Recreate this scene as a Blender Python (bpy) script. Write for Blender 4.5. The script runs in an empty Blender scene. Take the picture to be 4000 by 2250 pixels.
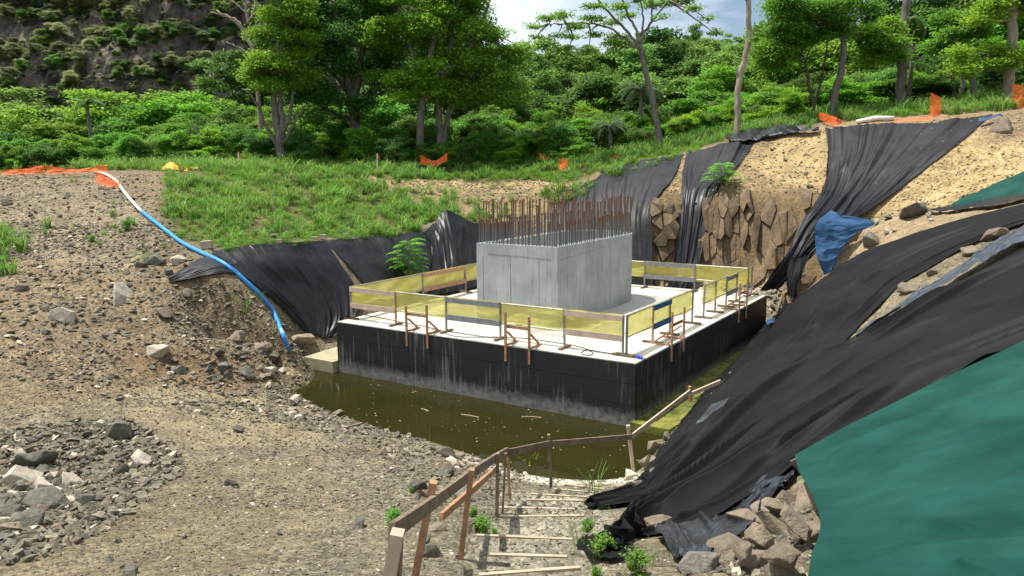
import bpy, math, random
import numpy as np
from mathutils import Vector, Matrix, geometry
rnd = random.Random(7); rng = np.random.default_rng(11)
PI = math.pi
sc = bpy.context.scene
COL = sc.collection

# ---------------------------------------------------------------- camera, sky, sun, exposure
F, PITCH, ROLL, CH = 1950.0, 0.1554, -0.0076, 7.5      # focal length in units of a 2576 wide picture
CX, CY = 1288.0, 724.5
cp, sp, cr, sr = math.cos(PITCH), math.sin(PITCH), math.cos(ROLL), math.sin(ROLL)
cam = bpy.data.cameras.new('camera'); camo = bpy.data.objects.new('camera', cam); COL.objects.link(camo)
cam.lens = F / 2576 * 36; cam.sensor_width = 36; cam.clip_end = 4000; cam.clip_start = 0.05
fw = Vector((0, cp, -sp)); u0 = Vector((0, sp, cp)); r0 = Vector((1, 0, 0))
rx = r0 * cr + u0 * sr; ux = u0 * cr - r0 * sr
camo.matrix_world = Matrix(((rx.x, ux.x, -fw.x, 0), (rx.y, ux.y, -fw.y, 0), (rx.z, ux.z, -fw.z, CH), (0, 0, 0, 1)))
sc.camera = camo
SUN_EL = math.radians(70); SV = Vector((-0.93, 0.20, 0)).normalized()
sd = Vector((SV.x * math.cos(SUN_EL), SV.y * math.cos(SUN_EL), math.sin(SUN_EL)))
sl = bpy.data.lights.new('sun', 'SUN'); sl.energy = 5.0; sl.angle = math.radians(0.53); sl.color = (1, .955, .88)
so = bpy.data.objects.new('sun', sl); COL.objects.link(so)
so.rotation_euler = sd.to_track_quat('Z', 'Y').to_euler()
W = bpy.data.worlds.new('World'); sc.world = W; W.use_nodes = True
nt = W.node_tree; nt.nodes.clear()
def N(nt, t, **k):
    n = nt.nodes.new(t)
    for a, b in k.items():
        if a == 'inp':
            for i, v in b.items(): n.inputs[i].default_value = v
        else: setattr(n, a, b)
    return n
sky = N(nt, 'ShaderNodeTexSky', sky_type='NISHITA', sun_disc=False, sun_elevation=SUN_EL, sun_rotation=math.atan2(SV.x, SV.y), air_density=1.0, dust_density=1.6, ozone_density=1.0)
tc = N(nt, 'ShaderNodeTexCoord'); mp = N(nt, 'ShaderNodeMapping'); mp.inputs['Scale'].default_value = (1, 1, 3.2); mp.inputs['Location'].default_value = (.37, .1, .2)
cn = N(nt, 'ShaderNodeTexNoise', inp={'Scale': 1.9, 'Detail': 7.0, 'Roughness': .56})
crp = N(nt, 'ShaderNodeValToRGB'); crp.color_ramp.elements[0].position = .42; crp.color_ramp.elements[1].position = .56
mx = N(nt, 'ShaderNodeMix', data_type='RGBA'); mx.inputs['B'].default_value = (12.2, 13.0, 14.0, 1)
bg = N(nt, 'ShaderNodeBackground', inp={'Strength': .068}); wo = N(nt, 'ShaderNodeOutputWorld')
L = nt.links.new
L(tc.outputs['Generated'], mp.inputs[0]); L(mp.outputs[0], cn.inputs['Vector']); L(cn.outputs['Fac'], crp.inputs[0])
L(crp.outputs[0], mx.inputs['Factor']); sk2 = N(nt, 'ShaderNodeVectorMath', operation='SCALE'); sk2.inputs['Scale'].default_value = 1.45; L(sky.outputs[0], sk2.inputs[0]); L(sk2.outputs[0], mx.inputs['A']); L(mx.outputs['Result'], bg.inputs['Color']); L(bg.outputs[0], wo.inputs[0])
sc.view_settings.view_transform = 'Standard'; sc.view_settings.look = 'None'; sc.view_settings.exposure = 0.46
sc.view_settings.gamma = 1; sc.view_settings.use_curve_mapping = False
sc.cycles.max_bounces = 6; sc.cycles.transparent_max_bounces = 12; sc.cycles.use_denoising = True

# ---------------------------------------------------------------- picture units to world rays
def ray(px, py):
    X, Y = px - CX, py - CY
    a, b = X * cr + Y * sr, -X * sr + Y * cr
    return a / F, cp - (b / F) * sp, -sp - (b / F) * cp     # x, y, z
def P(px, py, Y=None, Z=None):
    dx, dy, dz = ray(px, py)
    t = Y / dy if Y is not None else (Z - CH) / dz
    return (dx * t, dy * t, CH + dz * t)
def proj(x, y, z):
    z = z - CH
    d = np.maximum(y * cp - z * sp, .01); u = y * sp + z * cp
    a, b = F * x / d, -F * u / d
    return CX + a * cr - b * sr, CY + a * sr + b * cr
def h2(ix, iy, s):
    v = np.sin(ix * 127.1 + iy * 311.7 + s * 74.7) * 43758.5453
    return v - np.floor(v)
def vn(x, y, s=0):
    ix, iy = np.floor(x), np.floor(y); fx, fy = x - ix, y - iy
    fx = fx * fx * (3 - 2 * fx); fy = fy * fy * (3 - 2 * fy)
    a, b, c, d = h2(ix, iy, s), h2(ix + 1, iy, s), h2(ix, iy + 1, s), h2(ix + 1, iy + 1, s)
    return (a + (b - a) * fx) * (1 - fy) + (c + (d - c) * fx) * fy
def fbm(x, y, s=0, o=4):
    r = 0; a = .5
    for i in range(o): r = r + a * (vn(x, y, s + i * 7) - .5) * 2; x = x * 2.03 + 3.1; y = y * 2.03 + 1.7; a *= .5
    return r
def sm(t): t = np.clip(t, 0, 1); return t * t * (3 - 2 * t)
def inpoly(px, py, poly):
    r = np.zeros(np.shape(px), bool); n = len(poly)
    for i in range(n):
        x1, y1 = poly[i]; x2, y2 = poly[(i + 1) % n]
        if y1 == y2: continue
        c = ((y1 > py) != (y2 > py)) & (px < (x2 - x1) * (py - y1) / (y2 - y1) + x1)
        r ^= c
    return r

# ---------------------------------------------------------------- pile cap frame: NC near corner, dA towards left corner, dB towards right corner
NC = Vector((3.53, 21.57, 0)); TH = .5754; LA, LB, HS = 11.93, 13.82, 1.9
dA = Vector((-math.cos(TH), math.sin(TH), 0)); dB = Vector((math.sin(TH), math.cos(TH), 0))
def S(a, b, z=HS): v = NC + dA * a + dB * b; return (v.x, v.y, z)
def toS(x, y):
    dx, dy = x - NC.x, y - NC.y
    return dx * dA.x + dy * dA.y, dx * dB.x + dy * dB.y

# ---------------------------------------------------------------- terrain: break lines (each a list of 3D points)
BL = []
def line(*pts): BL.append(list(pts))
# banks of the pool and the pit floor round the pile cap
shore = [P(700, 975, Z=0), P(760, 1012, Z=0), P(830, 1040, Z=0), P(900, 1058, Z=0), P(1000, 1092, Z=0), P(1080, 1105, Z=0), P(1150, 1130, Z=0), P(1230, 1158, Z=0), P(1330, 1192, Z=0), P(1450, 1203, Z=0), P(1600, 1202, Z=0)]
line(P(600, 930, Z=.5), P(670, 960, Z=.15), *shore)
sh2 = [(x + .5, y + 1.1, -.6) for x, y, z in shore[1:]]
line(*sh2)
line(S(LA + .9, -2.5, -.7), S(LA - 2, -2.0, -.9), S(6, -2.0, -.9), S(1, -2., -.9), S(-.3, -1.5, -.8))
line(S(LA + .3, -.3, -.5), S(LA + .3, 1.9, -.3), S(LA + .3, 4, .2), S(LA + .5, 10, .6), S(LA + .5, LB + 1, .9))
line(S(LA + .5, LB + 1, .9), S(7, LB + 1.0, 1.0), S(3, LB + 1., .9), S(-.6, LB + 1., .6))
line(S(-1.05, -.2, -.5), S(-1.1, 2, -.1), S(-1.1, 6, 0.), S(-1.1, 10, .1), S(-.9, LB + .6, .3))
line(S(LA - .3, .3, -.9), S(.3, .3, -.9)); line(S(.3, LB - .3, 0), S(LA - .3, LB - .3, 0))
# left bank beside the cap (covered by sheets) toe and top
line(S(LA + 1.5, -.8, -.3), S(LA + 2.1, .3, .2), S(LA + 2.0, 1.8, .6), S(LA + .9, 2.6, .7), S(LA + .8, 4, 1.0), S(LA + .8, 9, 1.3), S(LA + 1, LB + 1, 1.6))
line(P(560, 648, Y=29.0), P(650, 618, Y=30.6), P(720, 612, Y=31.4), P(805, 606, Y=32.8), P(900, 598, Y=34.6), P(1000, 590, Y=37), P(1060, 584, Y=38.3), P(1100, 555, Y=39.3), P(1125, 537, Y=40), P(1165, 553, Y=40.6), P(1210, 566, Y=41.2), P(1300, 555, Y=42.5))
line(P(620, 700, Y=28.2), P(700, 770, Y=27.8), P(745, 825, Y=27.7), P(770, 880, Y=27.8))
line(P(600, 800, Y=25.8), P(650, 870, Y=25.8), P(700, 905, Y=26.3), P(740, 925, Y=27.0), P(765, 935, Z=.05))
line(P(560, 690, Y=27.6), P(500, 690, Y=27.5), P(420, 712, Y=27.0), P(350, 690, Y=27.6))
line(P(520, 640, Y=29.6), P(430, 640, Y=29.6), P(340, 650, Y=29))
# bench behind the left bank, grass slope, plateau edge
line(P(540, 612, Y=31.4), P(650, 598, Y=32.6), P(800, 592, Y=35), P(900, 586, Y=36.8), P(1000, 575, Y=39), P(1070, 565, Y=41), P(1125, 545, Y=42.5), P(1220, 540, Y=43.5), P(1330, 525, Y=44.5))
line(P(450, 500, Y=37), P(600, 500, Y=38.5), P(800, 500, Y=42), P(1000, 492, Y=45.5), P(1200, 480, Y=47), P(1400, 468, Y=46.5))
line(P(-600, 440, Y=44), P(0, 440, Y=45), P(230, 434, Y=45.5), P(400, 430, Y=45), P(500, 430, Y=43.5), P(700, 437, Y=46), P(900, 440, Y=48), P(1100, 452, Y=49.5), P(1300, 452, Y=49), P(1450, 448, Y=47.5))
line(P(-600, 436, Y=60), P(200, 425, Y=60), P(500, 405, Y=58), P(800, 398, Y=57), P(1100, 403, Y=57), P(1300, 400, Y=56), P(1500, 398, Y=54))
line(P(-600, 420, Y=80), P(600, 395, Y=80), P(1100, 390, Y=80), P(1600, 345, Y=80), P(2000, 300, Y=80), P(3200, 200, Y=80))
# left ramp
line(P(-600, 560, Y=34), P(0, 560, Y=34), P(200, 556, Y=34.5), P(400, 556, Y=34))
line(P(-600, 700, Y=26.5), P(0, 700, Y=27), P(200, 700, Y=27), P(340, 700, Y=27.2))
line(P(-600, 900, Y=20.5), P(0, 900, Y=21), P(300, 880, Y=22.5), P(480, 850, Y=24))
line(P(-600, 1050, Y=17.5), P(0, 1050, Y=18), P(300, 1000, Y=20.3), P(520, 960, Y=22.8))
line(P(-600, 1230, Y=12.6), P(0, 1230, Y=13), P(300, 1200, Y=14.4), P(600, 1150, Y=16.6), P(900, 1120, Y=18.3), P(1100, 1170, Y=17.2))
line(P(-600, 1449, Y=8), P(0, 1449, Y=8.3), P(300, 1449, Y=8.1), P(600, 1449, Y=7.8), P(900, 1449, Y=7.5), P(1150, 1405, Y=8.5), P(1350, 1410, Y=8.2), P(1520, 1400, Y=8.2))
line(P(700, 1300, Y=11.6), P(950, 1280, Y=12.2), P(1240, 1301, Y=12.0), P(1400, 1290, Y=12.4), P(1530, 1300, Y=12.0))
line(P(1285, 1240, Y=15.3), P(1400, 1236, Y=15.6), P(1500, 1236, Y=15.6))
line((-14, 2, 4.3), (-5, 2.5, 4.7), (-1, 2.5, 5.0), (1.5, 2.5, 5.0), (3, 2.5, 5.1))
line((-16, -9, 5.6), (0, -9, 6.2), (12, -9, 7)); line((-14, -2, 5.3), (0, -1, 5.95), (3, -1, 6.0))
# near right bank, foot along the steps, covered by black and green sheets
line(P(1600, 1215, Z=.3), P(1575, 1240, Y=15.3), P(1530, 1290, Y=12.6), P(1600, 1345, Y=10.0), P(1700, 1400, Y=8.0), P(1760, 1449, Y=7.0), (2.2, 5, 4.25), (2.6, 2.5, 5.0))
line(P(1640, 1205, Y=17.6), P(1655, 1100, Y=18.0), P(1700, 1078, Y=19.4), P(1770, 1000, Y=21.2), P(1850, 903, Y=24.4), P(1930, 800, Y=26.9), P(2030, 722, Y=28.7), P(2130, 662, Y=29.3), P(2320, 582, Y=27.5), P(2576, 513, Y=25), P(2800, 455, Y=23.5))
line(P(1625, 1205, Z=-.3), P(1640, 1130, Y=19.4), P(1690, 1085, Y=20.2))
line(P(1690, 1060, Z=.1), S(-1.6, 2, .5), S(-1.6, 6, .5), S(-1.6, 10, .7), S(-1.9, LB + .3, 1.0))
line(P(1750, 1150, Y=14.2), P(1900, 1000, Y=17), P(2150, 850, Y=19.5), P(2300, 750, Y=20.8), P(2576, 650, Y=20.3), P(2800, 560, Y=20))
line(P(1640, 1270, Y=12.8), P(1700, 1300, Y=10.7), P(1850, 1250, Y=10.9), P(2000, 1150, Y=11.6), P(2200, 1048, Y=12), P(2576, 880, Y=12.3), P(2900, 700, Y=12.5))
line(P(2030, 1300, Y=8.6), P(2300, 1250, Y=8.2), P(2576, 1150, Y=8.2), P(2950, 950, Y=8.4))
line(P(2030, 1449, Y=6.4), P(2300, 1449, Y=5.7), P(2576, 1449, Y=5.1), P(2950, 1400, Y=4.8))
line((5.5, 2.0, 6.0), (4, -1, 6.4), (12, 3, 7.2), (20, 8, 8.5), (30, 20, 9.5))
# ledge and slopes behind the ridge
line(P(1960, 800, Y=32.0), P(1990, 730, Y=31.2), P(2040, 740, Y=31), P(2100, 690, Y=30.4))
line(P(1985, 655, Y=31.6), P(2050, 600, Y=31.6), P(2130, 612, Y=31.3), P(2300, 560, Y=30.0), P(2576, 500, Y=27.8), P(2800, 450, Y=26.5))
line(P(2050, 560, Y=33.2), P(2200, 562, Y=32.8), P(2400, 505, Y=31.3), P(2576, 455, Y=30), P(2800, 400, Y=29))
line(P(1950, 745, Y=34.6), P(1960, 700, Y=35.6), P(2000, 690, Y=34.4))
# far cliff: foot, top, mid slope, crest, crest back
line(P(1560, 730, Y=38.2), P(1650, 722, Y=38.4), P(1750, 712, Y=37.6), P(1850, 705, Y=36.8), P(1930, 705, Y=36.0))
line(P(1400, 590, Y=42.5), P(1560, 545, Y=40.5), P(1650, 515, Y=39.6), P(1750, 508, Y=39.2), P(1850, 487, Y=38.4), P(1960, 490, Y=37.3), P(2040, 495, Y=36.3))
line(P(1970, 560, Y=36.2), P(1960, 640, Y=35.9))
line(P(1440, 500, Y=44), P(1560, 470, Y=42.8), P(1700, 450, Y=41.6), P(1850, 430, Y=40.6), P(2000, 420, Y=39.5), P(2200, 430, Y=36.4), P(2400, 400, Y=34.5), P(2576, 370, Y=33))
line(P(1450, 478, Y=46), P(1560, 422, Y=45.2), P(1720, 390, Y=44.4), P(1860, 352, Y=43.4), P(2000, 332, Y=42.2), P(2075, 320, Y=41.2), P(2300, 304, Y=39), P(2500, 288, Y=37.2), P(2576, 280, Y=36.4), P(2900, 255, Y=34))
line(P(1560, 405, Y=50), P(1720, 372, Y=49), P(1860, 335, Y=48.5), P(2075, 300, Y=47), P(2300, 280, Y=46), P(2576, 258, Y=45), P(3000, 225, Y=43))
line(P(1700, 355, Y=60), P(2100, 285, Y=60), P(2576, 225, Y=58), P(3200, 150, Y=58))
line((-420, -60, 5.5), (0, -60, 8), (420, -60, 10)); line((-420, 20, 4), (-420, 90, 7.5)); line((420, 20, 16), (420, 90, 22)); line((-60, 85, 8.2), (60, 85, 12))
line((-420, 720, 9), (420, 720, 14))
tv = []; te = []
for l in BL:
    for i, p in enumerate(l):
        tv.append(p)
        if i: te.append((len(tv) - 2, len(tv) - 1))
v2, e2, f2, ov, oe, of = geometry.delaunay_2d_cdt([Vector(p[:2]) for p in tv], te, [], 0, 1e-4)
vz = []
for i, o in enumerate(ov):
    if o: vz.append(sum(tv[k][2] for k in o) / len(o)); continue
    # a crossing of two break lines: average of nearest originals
    d = sorted(((v2[i].x - p[0]) ** 2 + (v2[i].y - p[1]) ** 2, p[2]) for p in tv)[:2]
    vz.append((d[0][1] * d[1][0] + d[1][1] * d[0][0]) / (d[0][0] + d[1][0]))
def axis(a, b, fine, lo, hi, g):
    m = list(np.arange(a, b + 1e-6, fine)); s = fine
    r = [b]
    while r[-1] < hi: s *= g; r.append(r[-1] + s)
    s = fine; l = [a]
    while l[-1] > lo: s *= g; l.append(l[-1] - s)
    return np.array(l[:0:-1] + m + r[1:])
gx = axis(-21, 20, .17, -400, 400, 1.07); gy = axis(4.5, 47, .17, -50, 700, 1.05)
GX, GY = np.meshgrid(gx, gy); GZ = np.full(GX.shape, np.nan)
for f in f2:
    for k in range(1, len(f) - 1):
        a, b, c = f[0], f[k], f[k + 1]
        A, B, C = v2[a], v2[b], v2[c]
        den = (B.y - C.y) * (A.x - C.x) + (C.x - B.x) * (A.y - C.y)
        if abs(den) < 1e-9: continue
        i0, i1 = np.searchsorted(gx, min(A.x, B.x, C.x)), np.searchsorted(gx, max(A.x, B.x, C.x), 'right')
        j0, j1 = np.searchsorted(gy, min(A.y, B.y, C.y)), np.searchsorted(gy, max(A.y, B.y, C.y), 'right')
        if i1 <= i0 or j1 <= j0: continue
        x, y = GX[j0:j1, i0:i1], GY[j0:j1, i0:i1]
        w1 = ((B.y - C.y) * (x - C.x) + (C.x - B.x) * (y - C.y)) / den
        w2 = ((C.y - A.y) * (x - C.x) + (A.x - C.x) * (y - C.y)) / den
        w3 = 1 - w1 - w2
        m = (w1 >= -1e-6) & (w2 >= -1e-6) & (w3 >= -1e-6)
        z = w1 * vz[a] + w2 * vz[b] + w3 * vz[c]
        GZ[j0:j1, i0:i1][m] = z[m]
GZ[np.isnan(GZ)] = 8
def blur(Z, n):
    for _ in range(n):
        Q = Z.copy(); Q[1:-1, :] = (Z[:-2, :] + 2 * Z[1:-1, :] + Z[2:, :]) / 4; Z = Q.copy()
        Z[:, 1:-1] = (Q[:, :-2] + 2 * Q[:, 1:-1] + Q[:, 2:]) / 4
    return Z
GS = blur(GZ, 8); GZ = blur(GZ, 2)
PX, PY = proj(GX, GY, GS)
cliffm = inpoly(PX, PY, [(1600, 480), (2090, 440), (2150, 620), (2090, 760), (1900, 900), (1600, 740)]) & (GY > 28) & (GY < 42)
near = np.exp(-((GX - 1) ** 2 + (GY - 12) ** 2) / 400)
GZ = np.where(cliffm, GZ, GS)
far = sm((GY - 62) / 40)
ridge = 19 * sm((GY - 95) / 130) * sm((GX + 60) / 60) * (1 + .12 * fbm(GX / 50, GY / 50, 3)) * (1 - .35 * sm((GY - 260) / 100))
rightup = 22 * sm((GX - 35) / 70) * sm((GY - 45) / 40) * (1 - sm((GX - 150) / 250) * .5)
GZ = GZ + np.maximum(ridge, rightup) * sm((GY - 45) / 60) + far * 1.2 * fbm(GX / 15, GY / 15, 5)
lump = .16 * fbm(GX / 1.7, GY / 1.7, 1, 5) + .05 * fbm(GX / .45, GY / .45, 9, 3)
sa, sb = toS(GX, GY)
calm = np.clip(1 - .75 * sm((near - .55) / .3), .2, 1)
dirtm = inpoly(PX, PY, [(400, 640), (640, 700), (780, 900), (700, 960), (300, 1000), (0, 900), (0, 720)]) & (GY < 34)
GZ = GZ + lump * calm * np.where(dirtm, 1.7, 1)
# the steps: gravel treads held by boards
ST = []
for (a, b), (c, d) in (((1040, 1440), (1800, 1385)), ((1120, 1285), (1700, 1297)), ((1020, 1140), (1745, 1170)), ((1190, 1000), (1830, 990)), ((1190, 930), (1760, 940)), ((1400, 872), (1820, 880)), ((1430, 828), (1850, 850)), ((1600, 790), (1900, 815)), ((1680, 755), (1980, 790))):
    ST.append((((1330 + a * .5202) * .644, (1500 + b * .5202) * .644), ((1330 + c * .5202) * .644, (1500 + d * .5202) * .644)))
GZ = np.where((sa > .2) & (sa < LA - .2) & (sb > .2) & (sb < LB - .2), np.minimum(GZ, .5), GZ)

def hf(x, y, Z=None):
    Z = GZ if Z is None else Z
    x = np.asarray(x, float); y = np.asarray(y, float)
    i = np.clip(np.searchsorted(gx, x) - 1, 0, len(gx) - 2); j = np.clip(np.searchsorted(gy, y) - 1, 0, len(gy) - 2)
    fx = np.clip((x - gx[i]) / (gx[i + 1] - gx[i]), 0, 1); fy = np.clip((y - gy[j]) / (gy[j + 1] - gy[j]), 0, 1)
    return (Z[j, i] * (1 - fx) + Z[j, i + 1] * fx) * (1 - fy) + (Z[j + 1, i] * (1 - fx) + Z[j + 1, i + 1] * fx) * fy
TT = np.concatenate([np.arange(2, 60, .1), np.arange(60, 400, 1)])
def cast(px, py, Y=None, up=0):
    if Y is not None: p = P(px, py, Y=Y); return np.array(p)
    dx, dy, dz = ray(px, py)
    x, y, z = dx * TT, dy * TT, CH + dz * TT
    h = hf(x, y) + up; b = np.nonzero(z < h)[0]
    if len(b) == 0: return np.array((x[-1], y[-1], h[-1]))
    k = b[0]
    if k == 0: return np.array((x[0], y[0], h[0]))
    a0, a1 = z[k - 1] - h[k - 1], z[k] - h[k]; t = TT[k - 1] + (TT[k] - TT[k - 1]) * a0 / (a0 - a1)
    return np.array((dx * t, dy * t, CH + dz * t))
# flatten treads
SP = []
for a, b in ST:
    zc = float(cast((a[0] + b[0]) / 2, (a[1] + b[1]) / 2)[2]); SP.append((np.array(P(*a, Z=zc)), np.array(P(*b, Z=zc))))
ym = [(a[1] + b[1]) / 2 for a, b in SP]; xa = [min(a[0], b[0]) for a, b in SP]; xb = [max(a[0], b[0]) for a, b in SP]; zm = [(a[2] + b[2]) / 2 for a, b in SP]
o = np.argsort(ym); ymo = np.array(ym)[o]; zmo = np.array(zm)[o]
inx = (GX > np.interp(GY, ymo, np.array(xa)[o]) - .25) & (GX < np.interp(GY, ymo, np.array(xb)[o]) + .2) & (GY > ymo[0] - 1.2) & (GY < ymo[-1])
idx = np.clip(np.searchsorted(ymo + .15, GY), 0, len(ymo) - 1)
GZ = np.where(inx, .02 * GZ + .98 * (zmo[idx] + .0) + .02 * fbm(GX / .2, GY / .2, 2), GZ)

SPz = {(round(float(a[0]), 4), round(float(a[1]), 4)): z for (a, b), z in zip(SP, zm)}
# ---------------------------------------------------------------- mesh and object helpers
def mesh(name, V, Fc, mat=None, smooth=False):
    V = np.asarray(V, np.float32).reshape(-1, 3); me = bpy.data.meshes.new(name)
    if isinstance(Fc, np.ndarray):
        n, k = Fc.shape
        me.vertices.add(len(V)); me.vertices.foreach_set('co', V.ravel())
        me.loops.add(n * k); me.loops.foreach_set('vertex_index', Fc.astype(np.int32).ravel())
        me.polygons.add(n); me.polygons.foreach_set('loop_start', np.arange(0, n * k, k, dtype=np.int32))
        me.update(calc_edges=True)
    else: me.from_pydata([tuple(v) for v in V.tolist()], [], Fc)
    if smooth: me.polygons.foreach_set('use_smooth', np.ones(len(me.polygons), bool))
    if mat: me.materials.append(mat)
    return me
def tag(o, label=None, cat=None, group=None, kind=None):
    if label: o['label'] = label
    if cat: o['category'] = cat
    if group: o['group'] = group
    if kind: o['kind'] = kind
    return o
def wloc(o):
    v = Vector((0, 0, 0))
    while o: v += o.location; o = o.parent
    return v
def obj(name, V, Fc, mat, parent=None, smooth=False, origin=None):
    V = np.asarray(V, float).reshape(-1, 3)
    if parent: V = V - np.array(wloc(parent))
    elif origin is not None: V = V - np.array(origin)
    o = bpy.data.objects.new(name, mesh(name, V, Fc, mat, smooth)); COL.objects.link(o)
    if parent: o.parent = parent
    elif origin is not None: o.location = origin
    return o
def inst(name, me, loc, rot=(0, 0, 0), scl=(1, 1, 1), parent=None):
    o = bpy.data.objects.new(name, me); COL.objects.link(o)
    o.location = Vector(loc) - (wloc(parent) if parent else Vector((0, 0, 0))); o.rotation_euler = rot; o.scale = scl
    if parent: o.parent = parent
    return o
def thing(name, label, cat, loc=(0, 0, 0), group=None, kind=None):
    o = bpy.data.objects.new(name, None); COL.objects.link(o); o.location = loc; o.empty_display_size = .2
    return tag(o, label, cat, group, kind)
class MB:
    def __init__(s): s.V = []; s.F = []
    def add(s, V, Fc): n = len(s.V); s.V += [tuple(v) for v in V]; s.F += [tuple(i + n for i in f) for f in Fc]; return s
    def beam(s, p, q, w, h, up=(0, 0, 1)):
        p, q = Vector(p), Vector(q); d = (q - p).normalized(); up = Vector(up)
        if abs(d.dot(up.normalized())) > .98: up = dB
        x = d.cross(up).normalized() * w / 2; y = x.cross(d).normalized() * h / 2
        s.add([p - x - y, p + x - y, p + x + y, p - x + y, q - x - y, q + x - y, q + x + y, q - x + y],
              [(0, 3, 2, 1), (4, 5, 6, 7), (0, 1, 5, 4), (1, 2, 6, 5), (2, 3, 7, 6), (3, 0, 4, 7)]); return s
    def tube(s, pts, rad, n=8):
        pts = [Vector(p) for p in pts]; rad = rad if hasattr(rad, '__len__') else [rad] * len(pts)
        prev = None; V = []; k = len(pts)
        for i in range(k):
            d = (pts[min(i + 1, k - 1)] - pts[max(i - 1, 0)]).normalized()
            if prev is None: a = d.orthogonal().normalized()
            else: a = (prev - d * prev.dot(d)).normalized()
            prev = a; b = d.cross(a)
            for j in range(n): t = 2 * PI * j / n; V.append(pts[i] + (a * math.cos(t) + b * math.sin(t)) * rad[i])
        Fc = [(i * n + j, i * n + (j + 1) % n, (i + 1) * n + (j + 1) % n, (i + 1) * n + j) for i in range(k - 1) for j in range(n)]
        Fc += [tuple(range(n))[::-1], tuple((k - 1) * n + j for j in range(n))]
        s.add(V, Fc); return s
    def obj(s, name, mat, parent=None, smooth=False, origin=None): return obj(name, s.V, s.F, mat, parent, smooth, origin)
def crom(pts, n):
    P_ = np.array(pts, float); k = len(P_)
    if k == 2: return P_[0] + (P_[1] - P_[0]) * np.linspace(0, 1, n)[:, None]
    t = np.linspace(0, k - 1, n); i = np.clip(t.astype(int), 0, k - 2); u = (t - i)[:, None]
    p0 = np.where((i > 0)[:, None], P_[np.maximum(i - 1, 0)], 2 * P_[i] - P_[i + 1]); p1 = P_[i]; p2 = P_[i + 1]
    p3 = np.where((i < k - 2)[:, None], P_[np.minimum(i + 2, k - 1)], 2 * P_[i + 1] - P_[i])
    return .5 * (2 * p1 + (p2 - p0) * u + (2 * p0 - 5 * p1 + 4 * p2 - p3) * u * u + (3 * p1 - p0 - 3 * p2 + p3) * u ** 3)

# ---------------------------------------------------------------- materials
def newmat(name):
    m = bpy.data.materials.new(name); m.use_nodes = True; t = m.node_tree
    return m, t, t.nodes['Principled BSDF'], t.links.new
def mat(name, c1, c2=None, scale=4, rough=.8, bump=0, bscale=30, stretch=(1, 1, 1), detail=5, lo=.35, hi=.65, spec=.3, metal=0, bdist=.02, islands=0):
    m, t, b, L = newmat(name); c2 = c2 or tuple(min(1, x * 1.3) for x in c1)
    b.inputs['Roughness'].default_value = rough; b.inputs['Specular IOR Level'].default_value = spec; b.inputs['Metallic'].default_value = metal
    tc = N(t, 'ShaderNodeTexCoord'); mp = N(t, 'ShaderNodeMapping'); mp.inputs['Scale'].default_value = stretch
    L(tc.outputs['Object'], mp.inputs[0])
    n = N(t, 'ShaderNodeTexNoise', inp={'Scale': scale, 'Detail': detail, 'Roughness': .6}); L(mp.outputs[0], n.inputs['Vector'])
    r = N(t, 'ShaderNodeValToRGB'); r.color_ramp.elements[0].position = lo; r.color_ramp.elements[1].position = hi
    r.color_ramp.elements[0].color = (*c1, 1); r.color_ramp.elements[1].color = (*c2, 1); L(n.outputs['Fac'], r.inputs[0])
    out = r.outputs[0]
    if islands:
        oi = N(t, 'ShaderNodeObjectInfo'); hs = N(t, 'ShaderNodeHueSaturation'); mr = N(t, 'ShaderNodeMapRange', inp={'To Min': 1 - islands, 'To Max': 1 + islands})
        L(oi.outputs['Random'], mr.inputs[0]); L(mr.outputs[0], hs.inputs['Value']); L(out, hs.inputs['Color']); out = hs.outputs[0]
    L(out, b.inputs['Base Color'])
    if bump:
        n2 = N(t, 'ShaderNodeTexNoise', inp={'Scale': bscale, 'Detail': 6.0, 'Roughness': .65}); L(mp.outputs[0], n2.inputs['Vector'])
        bp = N(t, 'ShaderNodeBump', inp={'Strength': bump, 'Distance': bdist}); L(n2.outputs['Fac'], bp.inputs['Height']); L(bp.outputs[0], b.inputs['Normal'])
    return m
M = {}
M['concrete'] = mat('concrete', (.50, .49, .46), (.62, .61, .57), 1.2, .85, .3, 60)
M['blinding'] = mat('blinding_concrete', (.30, .27, .16), (.42, .38, .26), 3, .85, .4, 30)
M['wood'] = mat('timber', (.30, .16, .08), (.46, .27, .15), 3, .75, .3, 20, (3, 3, 3), islands=.18)
M['wood_grey'] = mat('weathered_timber', (.12, .085, .058), (.25, .19, .13), 5, .8, .4, 25, islands=.2)
M['wood_pale'] = mat('pale_plank', (.42, .32, .23), (.55, .44, .34), 3, .75, .2, 20, islands=.1)
M['tread'] = mat('tread_board', (.34, .275, .19), (.48, .39, .28), 3, .75, .2, 20)
M['steel'] = mat('galvanised_steel', (.22, .23, .23), (.33, .34, .34), 6, .5, 0, metal=.6)
M['steel_plank'] = mat('grey_plank', (.16, .17, .18), (.25, .26, .27), 6, .7)
M['blue_plank'] = mat('blue_plank', (.02, .09, .2), (.03, .13, .27), 6, .6)
M['dirt'] = mat('dirt', (.22, .16, .10), (.33, .26, .17), 2, .95, .6, 20)
M['basalt'] = mat('basalt_stone', (.078, .074, .060), (.18, .168, .132), 3, .85, .6, 9, lo=.3, hi=.7, islands=.3, bdist=.05)
M['brown_rock'] = mat('brown_stone', (.16, .128, .09), (.29, .24, .172), 2.4, .85, .8, 7, lo=.3, hi=.7, islands=.3, bdist=.06)
M['pale_rock'] = mat('pale_stone', (.36, .31, .23), (.52, .47, .38), 3, .9, .5, 9, islands=.12)
M['bark'] = mat('bark', (.055, .042, .032), (.13, .105, .085), 6, .9, .8, 14, (2.5, 2.5, .5), bdist=.04)
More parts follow.
